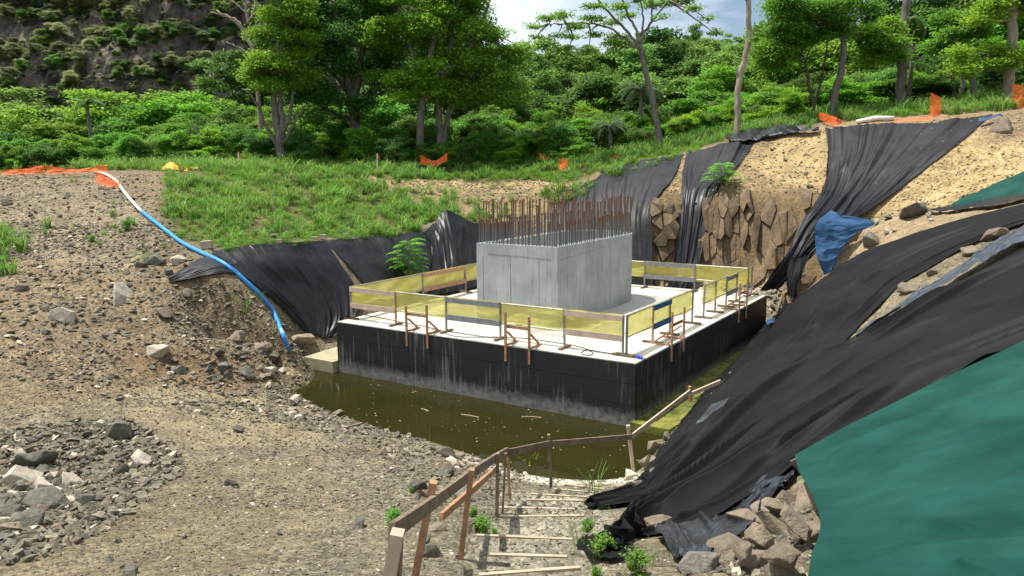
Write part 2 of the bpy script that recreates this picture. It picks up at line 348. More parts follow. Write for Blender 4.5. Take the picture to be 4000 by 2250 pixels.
M['bark_pale'] = mat('pale_bark', (.20, .16, .11), (.36, .31, .24), 3, .85, .5, 14, (1.5, 1.5, .5), bdist=.03)
M['bark_grey'] = mat('grey_bark', (.10, .085, .07), (.20, .18, .15), 4, .85, .6, 14, (2, 2, .5), bdist=.03)
M['orange'] = mat('orange_netting', (.75, .10, .02), (.85, .16, .03), 3, .6)
M['gravel'] = mat('gravel_chips', (.095, .086, .06), (.21, .188, .132), 1.5, .9, islands=.35)
M['white_plastic'] = mat('white_plastic', (.7, .68, .62), (.8, .78, .72), 5, .5)
M['cable'] = mat('rubber_cable', (.03, .03, .03), (.05, .05, .05), 5, .5)
M['dry_twig'] = mat('dry_twig', (.25, .19, .13), (.35, .27, .19), 5, .8)

def leafmat(name, dark, light, trans=.35, objvar=.2):
    m, t, b, L = newmat(name)
    g = N(t, 'ShaderNodeNewGeometry'); oi = N(t, 'ShaderNodeObjectInfo')
    tc = N(t, 'ShaderNodeTexCoord'); n = N(t, 'ShaderNodeTexNoise', inp={'Scale': .5, 'Detail': 2.0})
    L(tc.outputs['Object'], n.inputs['Vector'])
    a = N(t, 'ShaderNodeMath', operation='ADD'); L(g.outputs['Random Per Island'], a.inputs[0]); L(n.outputs['Fac'], a.inputs[1])
    mr = N(t, 'ShaderNodeMapRange', inp={'From Min': .25, 'From Max': 1.35}); L(a.outputs[0], mr.inputs[0])
    r = N(t, 'ShaderNodeMix', data_type='RGBA'); r.inputs['A'].default_value = (*dark, 1); r.inputs['B'].default_value = (*light, 1); L(mr.outputs[0], r.inputs['Factor'])
    hs = N(t, 'ShaderNodeHueSaturation'); m2 = N(t, 'ShaderNodeMapRange', inp={'To Min': 1 - objvar, 'To Max': 1 + objvar}); m3 = N(t, 'ShaderNodeMapRange', inp={'To Min': .47, 'To Max': .515})
    wn = N(t, 'ShaderNodeTexWhiteNoise', noise_dimensions='1D'); L(oi.outputs['Random'], wn.inputs['W'])
    L(oi.outputs['Random'], m2.inputs[0]); L(m2.outputs[0], hs.inputs['Value']); L(wn.outputs['Value'], m3.inputs[0]); L(m3.outputs[0], hs.inputs['Hue']); L(r.outputs['Result'], hs.inputs['Color'])
    b.inputs['Roughness'].default_value = .55; b.inputs['Specular IOR Level'].default_value = .25
    L(hs.outputs[0], b.inputs['Base Color'])
    tr = N(t, 'ShaderNodeBsdfTranslucent'); h2_ = N(t, 'ShaderNodeHueSaturation', inp={'Value': 1.5, 'Hue': .485}); L(hs.outputs[0], h2_.inputs['Color']); L(h2_.outputs[0], tr.inputs['Color'])
    ms = N(t, 'ShaderNodeMixShader', inp={0: trans}); L(b.outputs[0], ms.inputs[1]); L(tr.outputs[0], ms.inputs[2])
    L(ms.outputs[0], t.nodes['Material Output'].inputs['Surface']); return m
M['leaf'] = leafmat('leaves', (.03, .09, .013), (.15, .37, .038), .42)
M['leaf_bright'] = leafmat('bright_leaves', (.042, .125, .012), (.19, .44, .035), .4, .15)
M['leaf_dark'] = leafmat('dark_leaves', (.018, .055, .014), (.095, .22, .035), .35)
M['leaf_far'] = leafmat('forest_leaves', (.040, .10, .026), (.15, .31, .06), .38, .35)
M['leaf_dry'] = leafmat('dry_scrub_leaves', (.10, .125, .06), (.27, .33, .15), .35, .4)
M['leaf_palm'] = leafmat('palm_leaves', (.03, .06, .03), (.09, .15, .06), .25)
M['grass'] = leafmat('grass_blades', (.045, .12, .018), (.20, .40, .07), .38, .25)
M['grass_dry'] = leafmat('dry_grass_blades', (.16, .13, .06), (.36, .30, .15), .3, .25)

def clothmat(name, c1, c2, rough, spec, weave=0, sheen=0, dust=0, trans=0, alpha=1, fold=0, fsc=(1, 1, 1)):
    m, t, b, L = newmat(name)
    tc = N(t, 'ShaderNodeTexCoord'); n = N(t, 'ShaderNodeTexNoise', inp={'Scale': .9, 'Detail': 6.0, 'Roughness': .6}); L(tc.outputs['Object'], n.inputs['Vector'])
    r = N(t, 'ShaderNodeMix', data_type='RGBA'); r.inputs['A'].default_value = (*c1, 1); r.inputs['B'].default_value = (*c2, 1)
    mr = N(t, 'ShaderNodeMapRange', inp={'From Min': .35, 'From Max': .65}); L(n.outputs['Fac'], mr.inputs[0]); L(mr.outputs[0], r.inputs['Factor'])
    out = r.outputs['Result']
    if dust:
        v = N(t, 'ShaderNodeTexVoronoi', inp={'Scale': 5.0}); L(tc.outputs['Object'], v.inputs['Vector'])
        k = N(t, 'ShaderNodeMapRange', inp={'From Min': .07 * dust, 'From Max': .05 * dust}); L(v.outputs['Distance'], k.inputs[0])
        r2 = N(t, 'ShaderNodeMix', data_type='RGBA'); r2.inputs['B'].default_value = (.35, .34, .32, 1); L(k.outputs[0], r2.inputs['Factor']); L(out, r2.inputs['A']); out = r2.outputs['Result']
    L(out, b.inputs['Base Color']); b.inputs['Roughness'].default_value = rough; b.inputs['Specular IOR Level'].default_value = spec
    n2 = N(t, 'ShaderNodeTexNoise', noise_type='RIDGED_MULTIFRACTAL', inp={'Scale': 1.7, 'Detail': 3.0, 'Roughness': .45, 'Distortion': .5}); mp = N(t, 'ShaderNodeMapping'); mp.inputs['Scale'].default_value = fsc
    uv = N(t, 'ShaderNodeUVMap'); L(uv.outputs[0], mp.inputs[0]); L(mp.outputs[0], n2.inputs['Vector'])
    bp = N(t, 'ShaderNodeBump', inp={'Strength': fold or .3, 'Distance': .06}); L(n2.outputs['Fac'], bp.inputs['Height']); nrm = bp
    if weave:
        w = N(t, 'ShaderNodeTexWave', inp={'Scale': weave, 'Distortion': .5}); L(uv.outputs[0], w.inputs['Vector'])
        b2 = N(t, 'ShaderNodeBump', inp={'Strength': .25, 'Distance': .004}); L(w.outputs['Fac'], b2.inputs['Height']); L(bp.outputs[0], b2.inputs['Normal']); nrm = b2
    L(nrm.outputs[0], b.inputs['Normal'])
    if trans or alpha < 1:
        tr = N(t, 'ShaderNodeBsdfTranslucent'); L(out, tr.inputs['Color']); ms = N(t, 'ShaderNodeMixShader', inp={0: trans}); L(b.outputs[0], ms.inputs[1]); L(tr.outputs[0], ms.inputs[2])
        tp = N(t, 'ShaderNodeBsdfTransparent'); tp.inputs[0].default_value = (*[min(1, x * 1.25 + .2) for x in c2], 1)
        m2 = N(t, 'ShaderNodeMixShader', inp={0: alpha}); L(tp.outputs[0], m2.inputs[1]); L(ms.outputs[0], m2.inputs[2]); L(m2.outputs[0], t.nodes['Material Output'].inputs['Surface'])
    return m
M['tarp_black'] = clothmat('black_geotextile', (.0045, .0045, .0052), (.009, .0088, .009), .62, .14, fold=.35, fsc=(2.5, 5, 1))
M['tarp_plastic'] = clothmat('black_plastic_sheet', (.006, .0065, .008), (.014, .015, .018), .42, .28, fold=.7, fsc=(9, 1.0, 1))
M['tarp_dusty'] = clothmat('dusty_black_sheet', (.006, .007, .009), (.018, .019, .022), .5, .25, dust=1, fold=.7, fsc=(9, 1.0, 1))
M['tarp_grey'] = clothmat('weathered_black_sheet', (.007, .0075, .009), (.020, .021, .025), .5, .24, fold=.8, fsc=(14, 1.0, 1))
M['tarp_shiny'] = clothmat('shiny_plastic', (.02, .024, .032), (.075, .09, .115), .22, .9, fold=.9, fsc=(4, 7, 1))
M['tarp_dark_plastic'] = clothmat('dark_plastic', (.010, .012, .016), (.035, .042, .055), .28, .7, fold=.9, fsc=(4, 7, 1))
M['tarp_blue'] = clothmat('blue_cloth', (.022, .065, .14), (.045, .115, .23), .8, .2, fold=.8, fsc=(3, 7, 1))
M['tarp_green'] = clothmat('green_shade_cloth', (.002, .038, .029), (.010, .072, .055), .7, .15, weave=300, fold=.25, fsc=(2, 3.5, 1), trans=.06)
M['net_yellow'] = clothmat('yellow_netting', (.64, .57, .13), (.76, .71, .24), .75, .15, fold=.7, fsc=(3, 3, 1), trans=.35, alpha=.76)
M['bag_yellow'] = clothmat('yellow_cloth', (.62, .33, .03), (.75, .48, .08), .6, .3, fold=.5, fsc=(3, 3, 1))

# ground material
m, t, b, L = newmat('ground_soil')
va = N(t, 'ShaderNodeVertexColor', layer_name='soil'); gm = N(t, 'ShaderNodeVertexColor', layer_name='stony')
tc = N(t, 'ShaderNodeTexCoord')
v1 = N(t, 'ShaderNodeTexVoronoi', inp={'Scale': 16.0, 'Randomness': 1.0}); v2_ = N(t, 'ShaderNodeTexVoronoi', inp={'Scale': 5.2}); n1 = N(t, 'ShaderNodeTexNoise', inp={'Scale': 1.1, 'Detail': 8.0, 'Roughness': .62}); n2 = N(t, 'ShaderNodeTexNoise', inp={'Scale': 22.0, 'Detail': 5.0})
nw = N(t, 'ShaderNodeTexNoise', inp={'Scale': 9.0, 'Detail': 3.0}); va_ = N(t, 'ShaderNodeVectorMath', operation='MULTIPLY_ADD'); L(nw.outputs['Color'], va_.inputs[0]); va_.inputs[1].default_value = (.09, .09, .09); L(tc.outputs['Object'], va_.inputs[2])
L(tc.outputs['Object'], nw.inputs['Vector'])
for n in (v1, v2_): L(va_.outputs[0], n.inputs['Vector'])
for n in (n1, n2): L(tc.outputs['Object'], n.inputs['Vector'])
bw = N(t, 'ShaderNodeRGBToBW'); L(v1.outputs['Color'], bw.inputs[0])
k1 = N(t, 'ShaderNodeMapRange', inp={'From Min': .2, 'From Max': .8, 'To Min': .55, 'To Max': 1.32}); L(bw.outputs[0], k1.inputs[0])
bw2 = N(t, 'ShaderNodeRGBToBW'); L(v2_.outputs['Color'], bw2.inputs[0])
k2 = N(t, 'ShaderNodeMapRange', inp={'From Min': .2, 'From Max': .8, 'To Min': .8, 'To Max': 1.18}); L(bw2.outputs[0], k2.inputs[0])
k3 = N(t, 'ShaderNodeMapRange', inp={'From Min': .3, 'From Max': .7, 'To Min': .7, 'To Max': 1.28}); L(n1.outputs['Fac'], k3.inputs[0])
mu = N(t, 'ShaderNodeMath', operation='MULTIPLY'); L(k1.outputs[0], mu.inputs[0]); L(k2.outputs[0], mu.inputs[1])
mf = N(t, 'ShaderNodeMix', data_type='FLOAT'); mf.inputs['A'].default_value = 1; L(gm.outputs[0], mf.inputs['Factor']); L(mu.outputs[0], mf.inputs['B'])
mu2 = N(t, 'ShaderNodeMath', operation='MULTIPLY'); L(mf.outputs[0], mu2.inputs[0]); L(k3.outputs[0], mu2.inputs[1])
vm = N(t, 'ShaderNodeVectorMath', operation='SCALE'); L(va.outputs[0], vm.inputs[0]); L(mu2.outputs[0], vm.inputs['Scale'])
L(vm.outputs[0], b.inputs['Base Color']); b.inputs['Roughness'].default_value = .95; b.inputs['Specular IOR Level'].default_value = .15
h1 = N(t, 'ShaderNodeMath', operation='MULTIPLY_ADD'); L(v1.outputs['Distance'], h1.inputs[0]); h1.inputs[1].default_value = -.8; L(n2.outputs['Fac'], h1.inputs[2])
b1 = N(t, 'ShaderNodeBump', inp={'Strength': .9, 'Distance': .035}); L(h1.outputs[0], b1.inputs['Height'])
b2 = N(t, 'ShaderNodeBump', inp={'Strength': .6, 'Distance': .12}); L(n1.outputs['Fac'], b2.inputs['Height']); L(b1.outputs[0], b2.inputs['Normal'])
L(b2.outputs[0], b.inputs['Normal']); M['soil'] = m

# ---------------------------------------------------------------- ground sheet
PX, PY = proj(GX, GY, GZ)
wob = 16 * fbm(GX / 1.2, GY / 1.2, 21, 4) + 34 * fbm(GX / 5, GY / 5, 23, 3) * (GY < 30); WX, WY = PX + wob, PY + wob * .6
C = np.empty(GX.shape + (3,)); C[:] = (.21, .185, .138)                         # grey brown gravel
stony = np.full(GX.shape, .9)
def zone(poly, col, st=.9, ymin=-99, ymax=999, k=1):
    m_ = inpoly(WX, WY, poly) & (GY > ymin) & (GY < ymax)
    C[m_] = C[m_] * (1 - k) + np.array(col) * k; stony[m_] = st; return m_
zone([(-900, 430), (400, 430), (470, 640), (640, 690), (790, 950), (560, 960), (300, 1010), (-900, 1080)], (.225, .18, .125), .9, 15, 60)   # brown ramp
zone([(0, 440), (300, 440), (420, 560), (350, 680), (0, 640)], (.245, .208, .155), 1, 15, 60)
zone([(300, 880), (600, 880), (720, 960), (600, 1000), (380, 980)], (.19, .125, .075), .6, 15, 40, .7)
zone([(380, 960), (900, 1040), (980, 1120), (500, 1130), (330, 1060)], (.29, .25, .17), .5, 10, 30, .8)           # pale sandy patch
zone([(700, 950), (1300, 1150), (1560, 1190), (1560, 1240), (1200, 1190), (900, 1095)], (.26, .235, .175), .8, 14, 30)
zone([(1150, 1130), (1330, 1180), (1600, 1190), (1600, 1212), (1350, 1212), (1200, 1175)], (.80, .77, .70), .2, 14, 30)  # white mortar at the shore
zone([(640, 1130), (1250, 1200), (1560, 1230), (1560, 1500), (500, 1500)], (.205, .188, .145), 1, 0, 30)
zone([(380, 1180), (800, 1150), (900, 1300), (560, 1460), (0, 1460), (0, 1400), (250, 1300)], (.20, .17, .115), .7, 5, 30, .7)
GR = [(-900, 440), (0, 438), (230, 432), (400, 428), (430, 470), (400, 520), (440, 600), (520, 620), (700, 610), (1000, 590), (1130, 530), (1300, 540), (1450, 470), (1560, 400), (1700, 378), (1900, 335), (2070, 308), (2576, 270), (3500, 240), (3500, -900), (-900, -900)]
zone([(1240, 1235), (1560, 1235), (1560, 1330), (1500, 1460), (1180, 1460)], (.30, .285, .24), .9, 5, 18)
gzone = zone(GR, (.13, .12, .055), .3, 28, 999)
zone([(760, 440), (960, 430), (1240, 460), (1450, 455), (1480, 470), (1240, 500), (900, 480)], (.42, .31, .19), .8, 40, 52)
zone([(1000, 470), (1330, 470), (1400, 510), (1330, 560), (1180, 560), (1050, 520)], (.30, .235, .14), .8, 40, 52)
zone([(500, 470), (640, 460), (800, 560), (600, 560)], (.20, .16, .09), .6, 34, 48, .6)
zone([(1400, 480), (1560, 410), (2080, 310), (2600, 270), (3400, 240), (3400, 380), (2576, 420), (2380, 520), (2100, 560), (2000, 500), (1600, 520)], (.30, .225, .14), .8, 28, 48)
zone([(2000, 420), (2076, 330), (2110, 555), (2380, 520), (2700, 400), (2700, 330), (2420, 330), (2240, 440)], (.42, .32, .18), .8, 28, 48)  # yellow cut
zone([(1980, 340), (2080, 330), (2080, 480), (1950, 460), (1880, 420)], (.42, .32, .18), .4, 28, 48)
zone([(2400, 330), (2500, 285), (2640, 275), (2640, 360), (2500, 350)], (.26, .20, .14), .9, 28, 48)
zone([(2080, 560), (2220, 560), (2420, 510), (2640, 470), (2640, 520), (2320, 590), (2130, 660), (2060, 700)], (.33, .26, .18), .7, 26, 36)
zone([(1580, 490), (2060, 470), (2160, 600), (2060, 720), (1960, 830), (1920, 800), (1580, 740)], (.21, .155, .095), .5, 27.5, 43)
C[GY < 27.5] = C[GY < 27.5]
zone([(1590, 700), (1930, 690), (1990, 760), (1930, 820), (1590, 760)], (.36, .32, .26), .9, 33, 43)
under = GZ < .02; C[under] = (.075, .072, .02); stony[under] = .3
ledge = (sa < -.02) & (sa > -1.3) & (sb > -.3) & (sb < LB + 1) & (GZ < .5); C[ledge] = (.16, .17, .03); stony[ledge] = .2
C = np.stack([blur(C[..., i], 3) for i in range(3)], -1)
C = C * np.array((.84, .81, .70)) * (1 + .16 * fbm(GX / 3, GY / 3, 31)[..., None]) * (1 + .12 * fbm(GX / .7, GY / .7, 35)[..., None])
ny, nx = GX.shape; ii = np.arange(ny * nx).reshape(ny, nx)
FC = np.stack([ii[:-1, :-1], ii[:-1, 1:], ii[1:, 1:], ii[1:, :-1]], -1).reshape(-1, 4)
g = obj('ground', np.stack([GX, GY, GZ], -1).reshape(-1, 3), FC, M['soil'], smooth=True); tag(g, kind='structure')
def vcol(o, name, arr):
    a = o.data.color_attributes.new(name, 'FLOAT_COLOR', 'POINT'); n = len(o.data.vertices); q = np.ones((n, 4), np.float32)
    q[:, :3] = arr.reshape(n, -1) if arr.ndim == 3 else arr.reshape(n, 1); a.data.foreach_set('color', q.ravel())
vcol(g, 'soil', np.clip(C, .01, .8)); vcol(g, 'stony', stony)

# water in the pit
m, t, b, L = newmat('pond_water')
tc = N(t, 'ShaderNodeTexCoord'); n = N(t, 'ShaderNodeTexNoise', inp={'Scale': .6, 'Detail': 5.0}); L(tc.outputs['Object'], n.inputs['Vector'])
r = N(t, 'ShaderNodeMix', data_type='RGBA'); r.inputs['A'].default_value = (.017, .017, .004, 1); r.inputs['B'].default_value = (.036, .034, .007, 1); L(n.outputs['Fac'], r.inputs['Factor']); L(r.outputs['Result'], b.inputs['Base Color'])
b.inputs['Roughness'].default_value = .04; b.inputs['IOR'].default_value = 1.33
n2 = N(t, 'ShaderNodeTexNoise', inp={'Scale': 2.5, 'Detail': 2.0}); L(tc.outputs['Object'], n2.inputs['Vector']); bp = N(t, 'ShaderNodeBump', inp={'Strength': .06, 'Distance': .03}); L(n2.outputs['Fac'], bp.inputs['Height']); L(bp.outputs[0], b.inputs['Normal'])
tp = N(t, 'ShaderNodeBsdfTransparent'); tp.inputs[0].default_value = (.6, .55, .25, 1)
fr = N(t, 'ShaderNodeMixShader', inp={0: .78}); L(tp.outputs[0], fr.inputs[1]); L(b.outputs[0], fr.inputs[2]); L(fr.outputs[0], t.nodes['Material Output'].inputs['Surface'])
wv = [(-12, 14, 0), (6.6, 14, 0), (13, 26, 0), (14.5, 34, 0), (4, 44, 0), (-12, 33, 0)]
tag(obj('pit_water', wv, [tuple(range(6))], m), kind='structure')

# ---------------------------------------------------------------- pile cap with coated sides
m, t, b, L = newmat('bitumen_coating')
tc = N(t, 'ShaderNodeTexCoord'); sx = N(t, 'ShaderNodeSeparateXYZ'); L(tc.outputs['Object'], sx.inputs[0])
mp = N(t, 'ShaderNodeMapping'); mp.inputs['Scale'].default_value = (5, 5, .22); L(tc.outputs['Object'], mp.inputs[0])
n = N(t, 'ShaderNodeTexNoise', inp={'Scale': 2.2, 'Detail': 6.0, 'Roughness': .65}); L(mp.outputs[0], n.inputs['Vector'])
nb = N(t, 'ShaderNodeTexNoise', inp={'Scale': .45, 'Detail': 2.0}); L(tc.outputs['Object'], nb.inputs['Vector'])
ad = N(t, 'ShaderNodeMath', operation='MULTIPLY_ADD'); L(nb.outputs['Fac'], ad.inputs[0]); ad.inputs[1].default_value = .55; L(n.outputs['Fac'], ad.inputs[2])
k = N(t, 'ShaderNodeMapRange', inp={'From Min': .84, 'From Max': 1.02}); L(ad.outputs[0], k.inputs[0])
r = N(t, 'ShaderNodeMix', data_type='RGBA'); r.inputs['A'].default_value = (.022, .023, .024, 1); r.inputs['B'].default_value = (.26, .26, .25, 1); kk = N(t, 'ShaderNodeMath', operation='MULTIPLY'); kk.inputs[1].default_value = .62; L(k.outputs[0], kk.inputs[0]); L(kk.outputs[0], r.inputs['Factor'])
nf = N(t, 'ShaderNodeTexNoise', inp={'Scale': 5.0, 'Detail': 8.0, 'Roughness': .7}); L(tc.outputs['Object'], nf.inputs['Vector'])
zz = N(t, 'ShaderNodeMapRange', inp={'From Min': .75, 'From Max': .2}); L(sx.outputs['Z'], zz.inputs[0])
za = N(t, 'ShaderNodeMath', operation='MULTIPLY'); L(zz.outputs[0], za.inputs[0]); L(nf.outputs['Fac'], za.inputs[1])
zb = N(t, 'ShaderNodeMapRange', inp={'From Min': .22, 'From Max': .58, 'To Max': .9}); L(za.outputs[0], zb.inputs[0])
r2 = N(t, 'ShaderNodeMix', data_type='RGBA'); r2.inputs['B'].default_value = (.22, .22, .2, 1); L(zb.outputs[0], r2.inputs['Factor']); L(r.outputs['Result'], r2.inputs['A'])
L(r2.outputs['Result'], b.inputs['Base Color']); b.inputs['Roughness'].default_value = .5; b.inputs['Specular IOR Level'].default_value = .3
bp = N(t, 'ShaderNodeBump', inp={'Strength': .3, 'Distance': .02}); L(nf.outputs['Fac'], bp.inputs['Height']); L(bp.outputs[0], b.inputs['Normal']); M['bitumen'] = m
m = mat('slab_top', (.29, .275, .23), (.48, .465, .425), .8, .8, .3, 30, lo=.28, hi=.5, detail=9); M['slab_top'] = m
cap = thing('pile_cap', 'square concrete foundation block with black coated sides standing in the flooded pit', 'foundation', tuple(NC))
def prism(poly, z0, z1):
    n = len(poly); V = [(x, y, z0) for x, y in poly] + [(x, y, z1) for x, y in poly]
    return V, [tuple(range(n))[::-1], tuple(range(n, 2 * n))] + [(i, (i + 1) % n, n + (i + 1) % n, n + i) for i in range(n)]
e = .02
V, Fc = prism([S(e, e)[:2], S(e, LB - e)[:2], S(LA - e, LB - e)[:2], S(LA - e, e)[:2]], -1.4, HS)
obj('slab', V, Fc, M['slab_top'], cap)
for z0, z1 in ((-1.4, .62), (.632, 1.27), (1.282, HS - .025)):
    for a0, b0, a1, b1 in ((0, 0, LA, .0), (0, 0, 0, LB), (LA, 0, LA, LB), (0, LB, LA, LB)):
        oa = -.0 if a0 != a1 else (0 if a0 == 0 else 0)
        A0, B0 = Vector(S(a0, b0, (z0 + z1) / 2)), Vector(S(a1, b1, (z0 + z1) / 2))
        if a0 != a1: A0, B0 = Vector(S(-.001, b0, (z0 + z1) / 2)), Vector(S(LA + .001, b0, (z0 + z1) / 2))
        else: A0, B0 = Vector(S(a0, .021, (z0 + z1) / 2)), Vector(S(a0, LB - .021, (z0 + z1) / 2))
        MB().beam(A0, B0, .04, z1 - z0).obj('coating_band', M['bitumen'], cap)
# blinding ledge around the foot, on the right flank and at the left corner
V, Fc = prism([S(-1.15, -.25)[:2], S(-1.3, 3)[:2], S(-1.2, LB)[:2], S(0.03, LB)[:2], S(.03, -.25)[:2]], -.9, .22)
M['algae'] = mat('algae_concrete', (.05, .065, .010), (.20, .20, .035), 2.2, .6, .5, 14, lo=.38, hi=.62)
tag(obj('blinding_ledge', V, Fc, M['algae'], origin=NC), kind='structure')
V, Fc = prism([S(LA + 1.55, -.25)[:2], S(LA + 1.75, 1.9)[:2], S(LA + .03, 2.1)[:2], S(LA + .03, -.25)[:2]], -.9, .42)
tag(obj('footing_block', V, Fc, M['blinding'], origin=S(LA, 0, 0)), 'low pale concrete block at the left corner of the black foundation', 'concrete block')

# hollow pier: flat front, round back, stub walls with starter bars
pc = Vector(P(1402, 824, Z=HS)); PA, PB, R_ = 3.44, 7.6, 1.72; ph = 2.82
ZT = HS + ph
def pier_out(inset):
    r = R_ - inset; c = (PB - R_)
    pts = [(inset, inset), ] ; ptsl = [(inset, inset)]
    for k in range(25):
        t = -PI / 2 + PI * k / 24
        ptsl.append((R_ - r * math.cos(t + PI / 2) if 0 else R_ + r * math.sin(t), c + r * math.cos(t)))
    ptsl.append((PA - inset, inset)); return ptsl
def Pp(a, b, z): v = pc + dA * a + dB * b; return (v.x, v.y, z)
m, t, b, L = newmat('formed_concrete')
tc = N(t, 'ShaderNodeTexCoord'); n = N(t, 'ShaderNodeTexNoise', inp={'Scale': .8, 'Detail': 7.0, 'Roughness': .6}); L(tc.outputs['Object'], n.inputs['Vector'])
r = N(t, 'ShaderNodeValToRGB'); r.color_ramp.elements[0].position = .3; r.color_ramp.elements[1].position = .68; r.color_ramp.elements[0].color = (.255, .275, .285, 1); r.color_ramp.elements[1].color = (.42, .435, .445, 1); L(n.outputs['Fac'], r.inputs[0])
mp = N(t, 'ShaderNodeMapping'); mp.inputs['Scale'].default_value = (7, 7, .5); L(tc.outputs['Object'], mp.inputs[0]); n3 = N(t, 'ShaderNodeTexNoise', inp={'Scale': 1.6, 'Detail': 5.0}); L(mp.outputs[0], n3.inputs['Vector'])
k = N(t, 'ShaderNodeMapRange', inp={'From Min': .3, 'From Max': .45, 'To Min': .75, 'To Max': 1}); L(n3.outputs['Fac'], k.inputs[0])
vo = N(t, 'ShaderNodeTexVoronoi', inp={'Scale': 3.0}); L(tc.outputs['Object'], vo.inputs['Vector']); k2 = N(t, 'ShaderNodeMapRange', inp={'From Min': .03, 'From Max': .07, 'To Min': .5, 'To Max': 1}); L(vo.outputs['Distance'], k2.inputs[0])
mu = N(t, 'ShaderNodeMath', operation='MULTIPLY'); L(k.outputs[0], mu.inputs[0]); L(k2.outputs[0], mu.inputs[1])
vm = N(t, 'ShaderNodeVectorMath', operation='SCALE'); L(r.outputs[0], vm.inputs[0]); L(mu.outputs[0], vm.inputs['Scale']); L(vm.outputs[0], b.inputs['Base Color']); b.inputs['Roughness'].default_value = .75
bp = N(t, 'ShaderNodeBump', inp={'Strength': .25, 'Distance': .02}); L(n.outputs['Fac'], bp.inputs['Height']); L(bp.outputs[0], b.inputs['Normal']); M['formed'] = m
pier = thing('bridge_pier', 'hollow grey concrete pier stub with rows of rusty starter bars, standing on the foundation', 'pier', tuple(pc))
po, pi_ = pier_out(0), pier_out(.38); n = len(po)
V = [Pp(a, b, HS + .001) for a, b in po] + [Pp(a, b, ZT) for a, b in po] + [Pp(a, b, HS + .001) for a, b in pi_] + [Pp(a, b, ZT) for a, b in pi_]
Fc = []
for i in range(n):
    j = (i + 1) % n
    Fc += [(i, j, n + j, n + i)[::-1], (n + i, n + j, 3 * n + j, 3 * n + i)[::-1], (2 * n + i, 3 * n + i, 3 * n + j, 2 * n + j)[::-1]]
obj('wall', V, Fc, M['formed'], pier)
mbj = MB()
M['joint'] = mat('form_joint', (.20, .21, .21), (.27, .28, .28), 9, .8)
M['joint_pale'] = mat('pale_form_joint', (.55, .57, .56), (.62, .64, .63), 9, .8)
for a in (.75, 1.95, 3.15): MB().beam(Pp(a, -.004, HS + .02), Pp(a, -.004, ZT - .45), .007, .01).obj('form_joint', M['joint'], pier)
MB().beam(Pp(.25, -.004, ZT - .42), Pp(PA - .5, -.004, ZT - .36), .008, .01).obj('form_joint', M['joint'], pier)
for bb in (1.45, 4.2): MB().beam(Pp(-.003, bb, HS + .02), Pp(-.003, bb, ZT - .3), .03 if bb < 2 else .012, .012).obj('form_joint', M['joint_pale'] if bb < 2 else M['joint'], pier)
MB().beam(Pp(-.003, .05, ZT - .46), Pp(-.003, 3.9, ZT - .30), .008, .01).obj('form_joint', M['joint'], pier)
# starter bars
m, t, b, L = newmat('rusty_bar')
tc = N(t, 'ShaderNodeTexCoord'); sx = N(t, 'ShaderNodeSeparateXYZ'); L(tc.outputs['Generated'], sx.inputs[0]); n_ = N(t, 'ShaderNodeTexNoise', inp={'Scale': 3.0}); L(tc.outputs['Object'], n_.inputs['Vector'])
ad = N(t, 'ShaderNodeMath', operation='MULTIPLY_ADD'); L(n_.outputs['Fac'], ad.inputs[0]); ad.inputs[1].default_value = .5; L(sx.outputs['Z'], ad.inputs[2])
r = N(t, 'ShaderNodeValToRGB'); cr_ = r.color_ramp; cr_.elements[0].position = .35; cr_.elements[0].color = (.15, .14, .13, 1); cr_.elements[1].position = 1.; cr_.elements[1].color = (.15, .085, .055, 1); e3 = cr_.elements.new(.75); e3.color = (.13, .11, .095, 1)
L(ad.outputs[0], r.inputs[0]); L(r.outputs[0], b.inputs['Base Color']); b.inputs['Roughness'].default_value = .85; M['rust'] = m
M['rust_cap'] = mat('rust_red', (.16, .05, .022), (.24, .085, .035), 8, .9)
def barmesh(h):
    mb = MB(); mb.tube([(0, 0, -.05), (0, 0, h * .5), (0, 0, h)], .023, 6); me = mesh('rebar', mb.V, mb.F, M['rust'])
    mc = MB(); mc.tube([(0, 0, h - .05), (0, 0, h + .012)], .027, 6)
    k0 = len(me.polygons); me2 = mesh('rebar', mb.V + mc.V, mb.F + [tuple(i + len(mb.V) for i in f) for f in mc.F], M['rust']); me2.materials.append(M['rust_cap'])
    for p_ in me2.polygons[k0:]: p_.material_index = 1
    return me2
bm_t, bm_s = barmesh(1.52), barmesh(.85)
def resample(pts, step):
    P_ = np.array(pts + [pts[0]]); d = np.r_[0, np.cumsum(np.linalg.norm(np.diff(P_, axis=0), axis=1))]; s = np.arange(0, d[-1], step)
    return np.stack([np.interp(s, d, P_[:, 0]), np.interp(s, d, P_[:, 1])], 1)
for ins, st, off in ((.08, .155, 0), (.30, .22, 1)):
    for k_, (a, b_) in enumerate(resample(pier_out(ins), st)):
        tall = (k_ // 1 + off) % 2 == 0 if ins < .2 else (k_ % 3 == 0)
        inst('rebar', bm_t if tall else bm_s, Pp(a + rnd.uniform(-.02, .02), b_ + rnd.uniform(-.02, .02), ZT), (rnd.gauss(0, .012), rnd.gauss(0, .012), rnd.random() * 6), (1, 1, rnd.uniform(.93, 1.03)), pier)
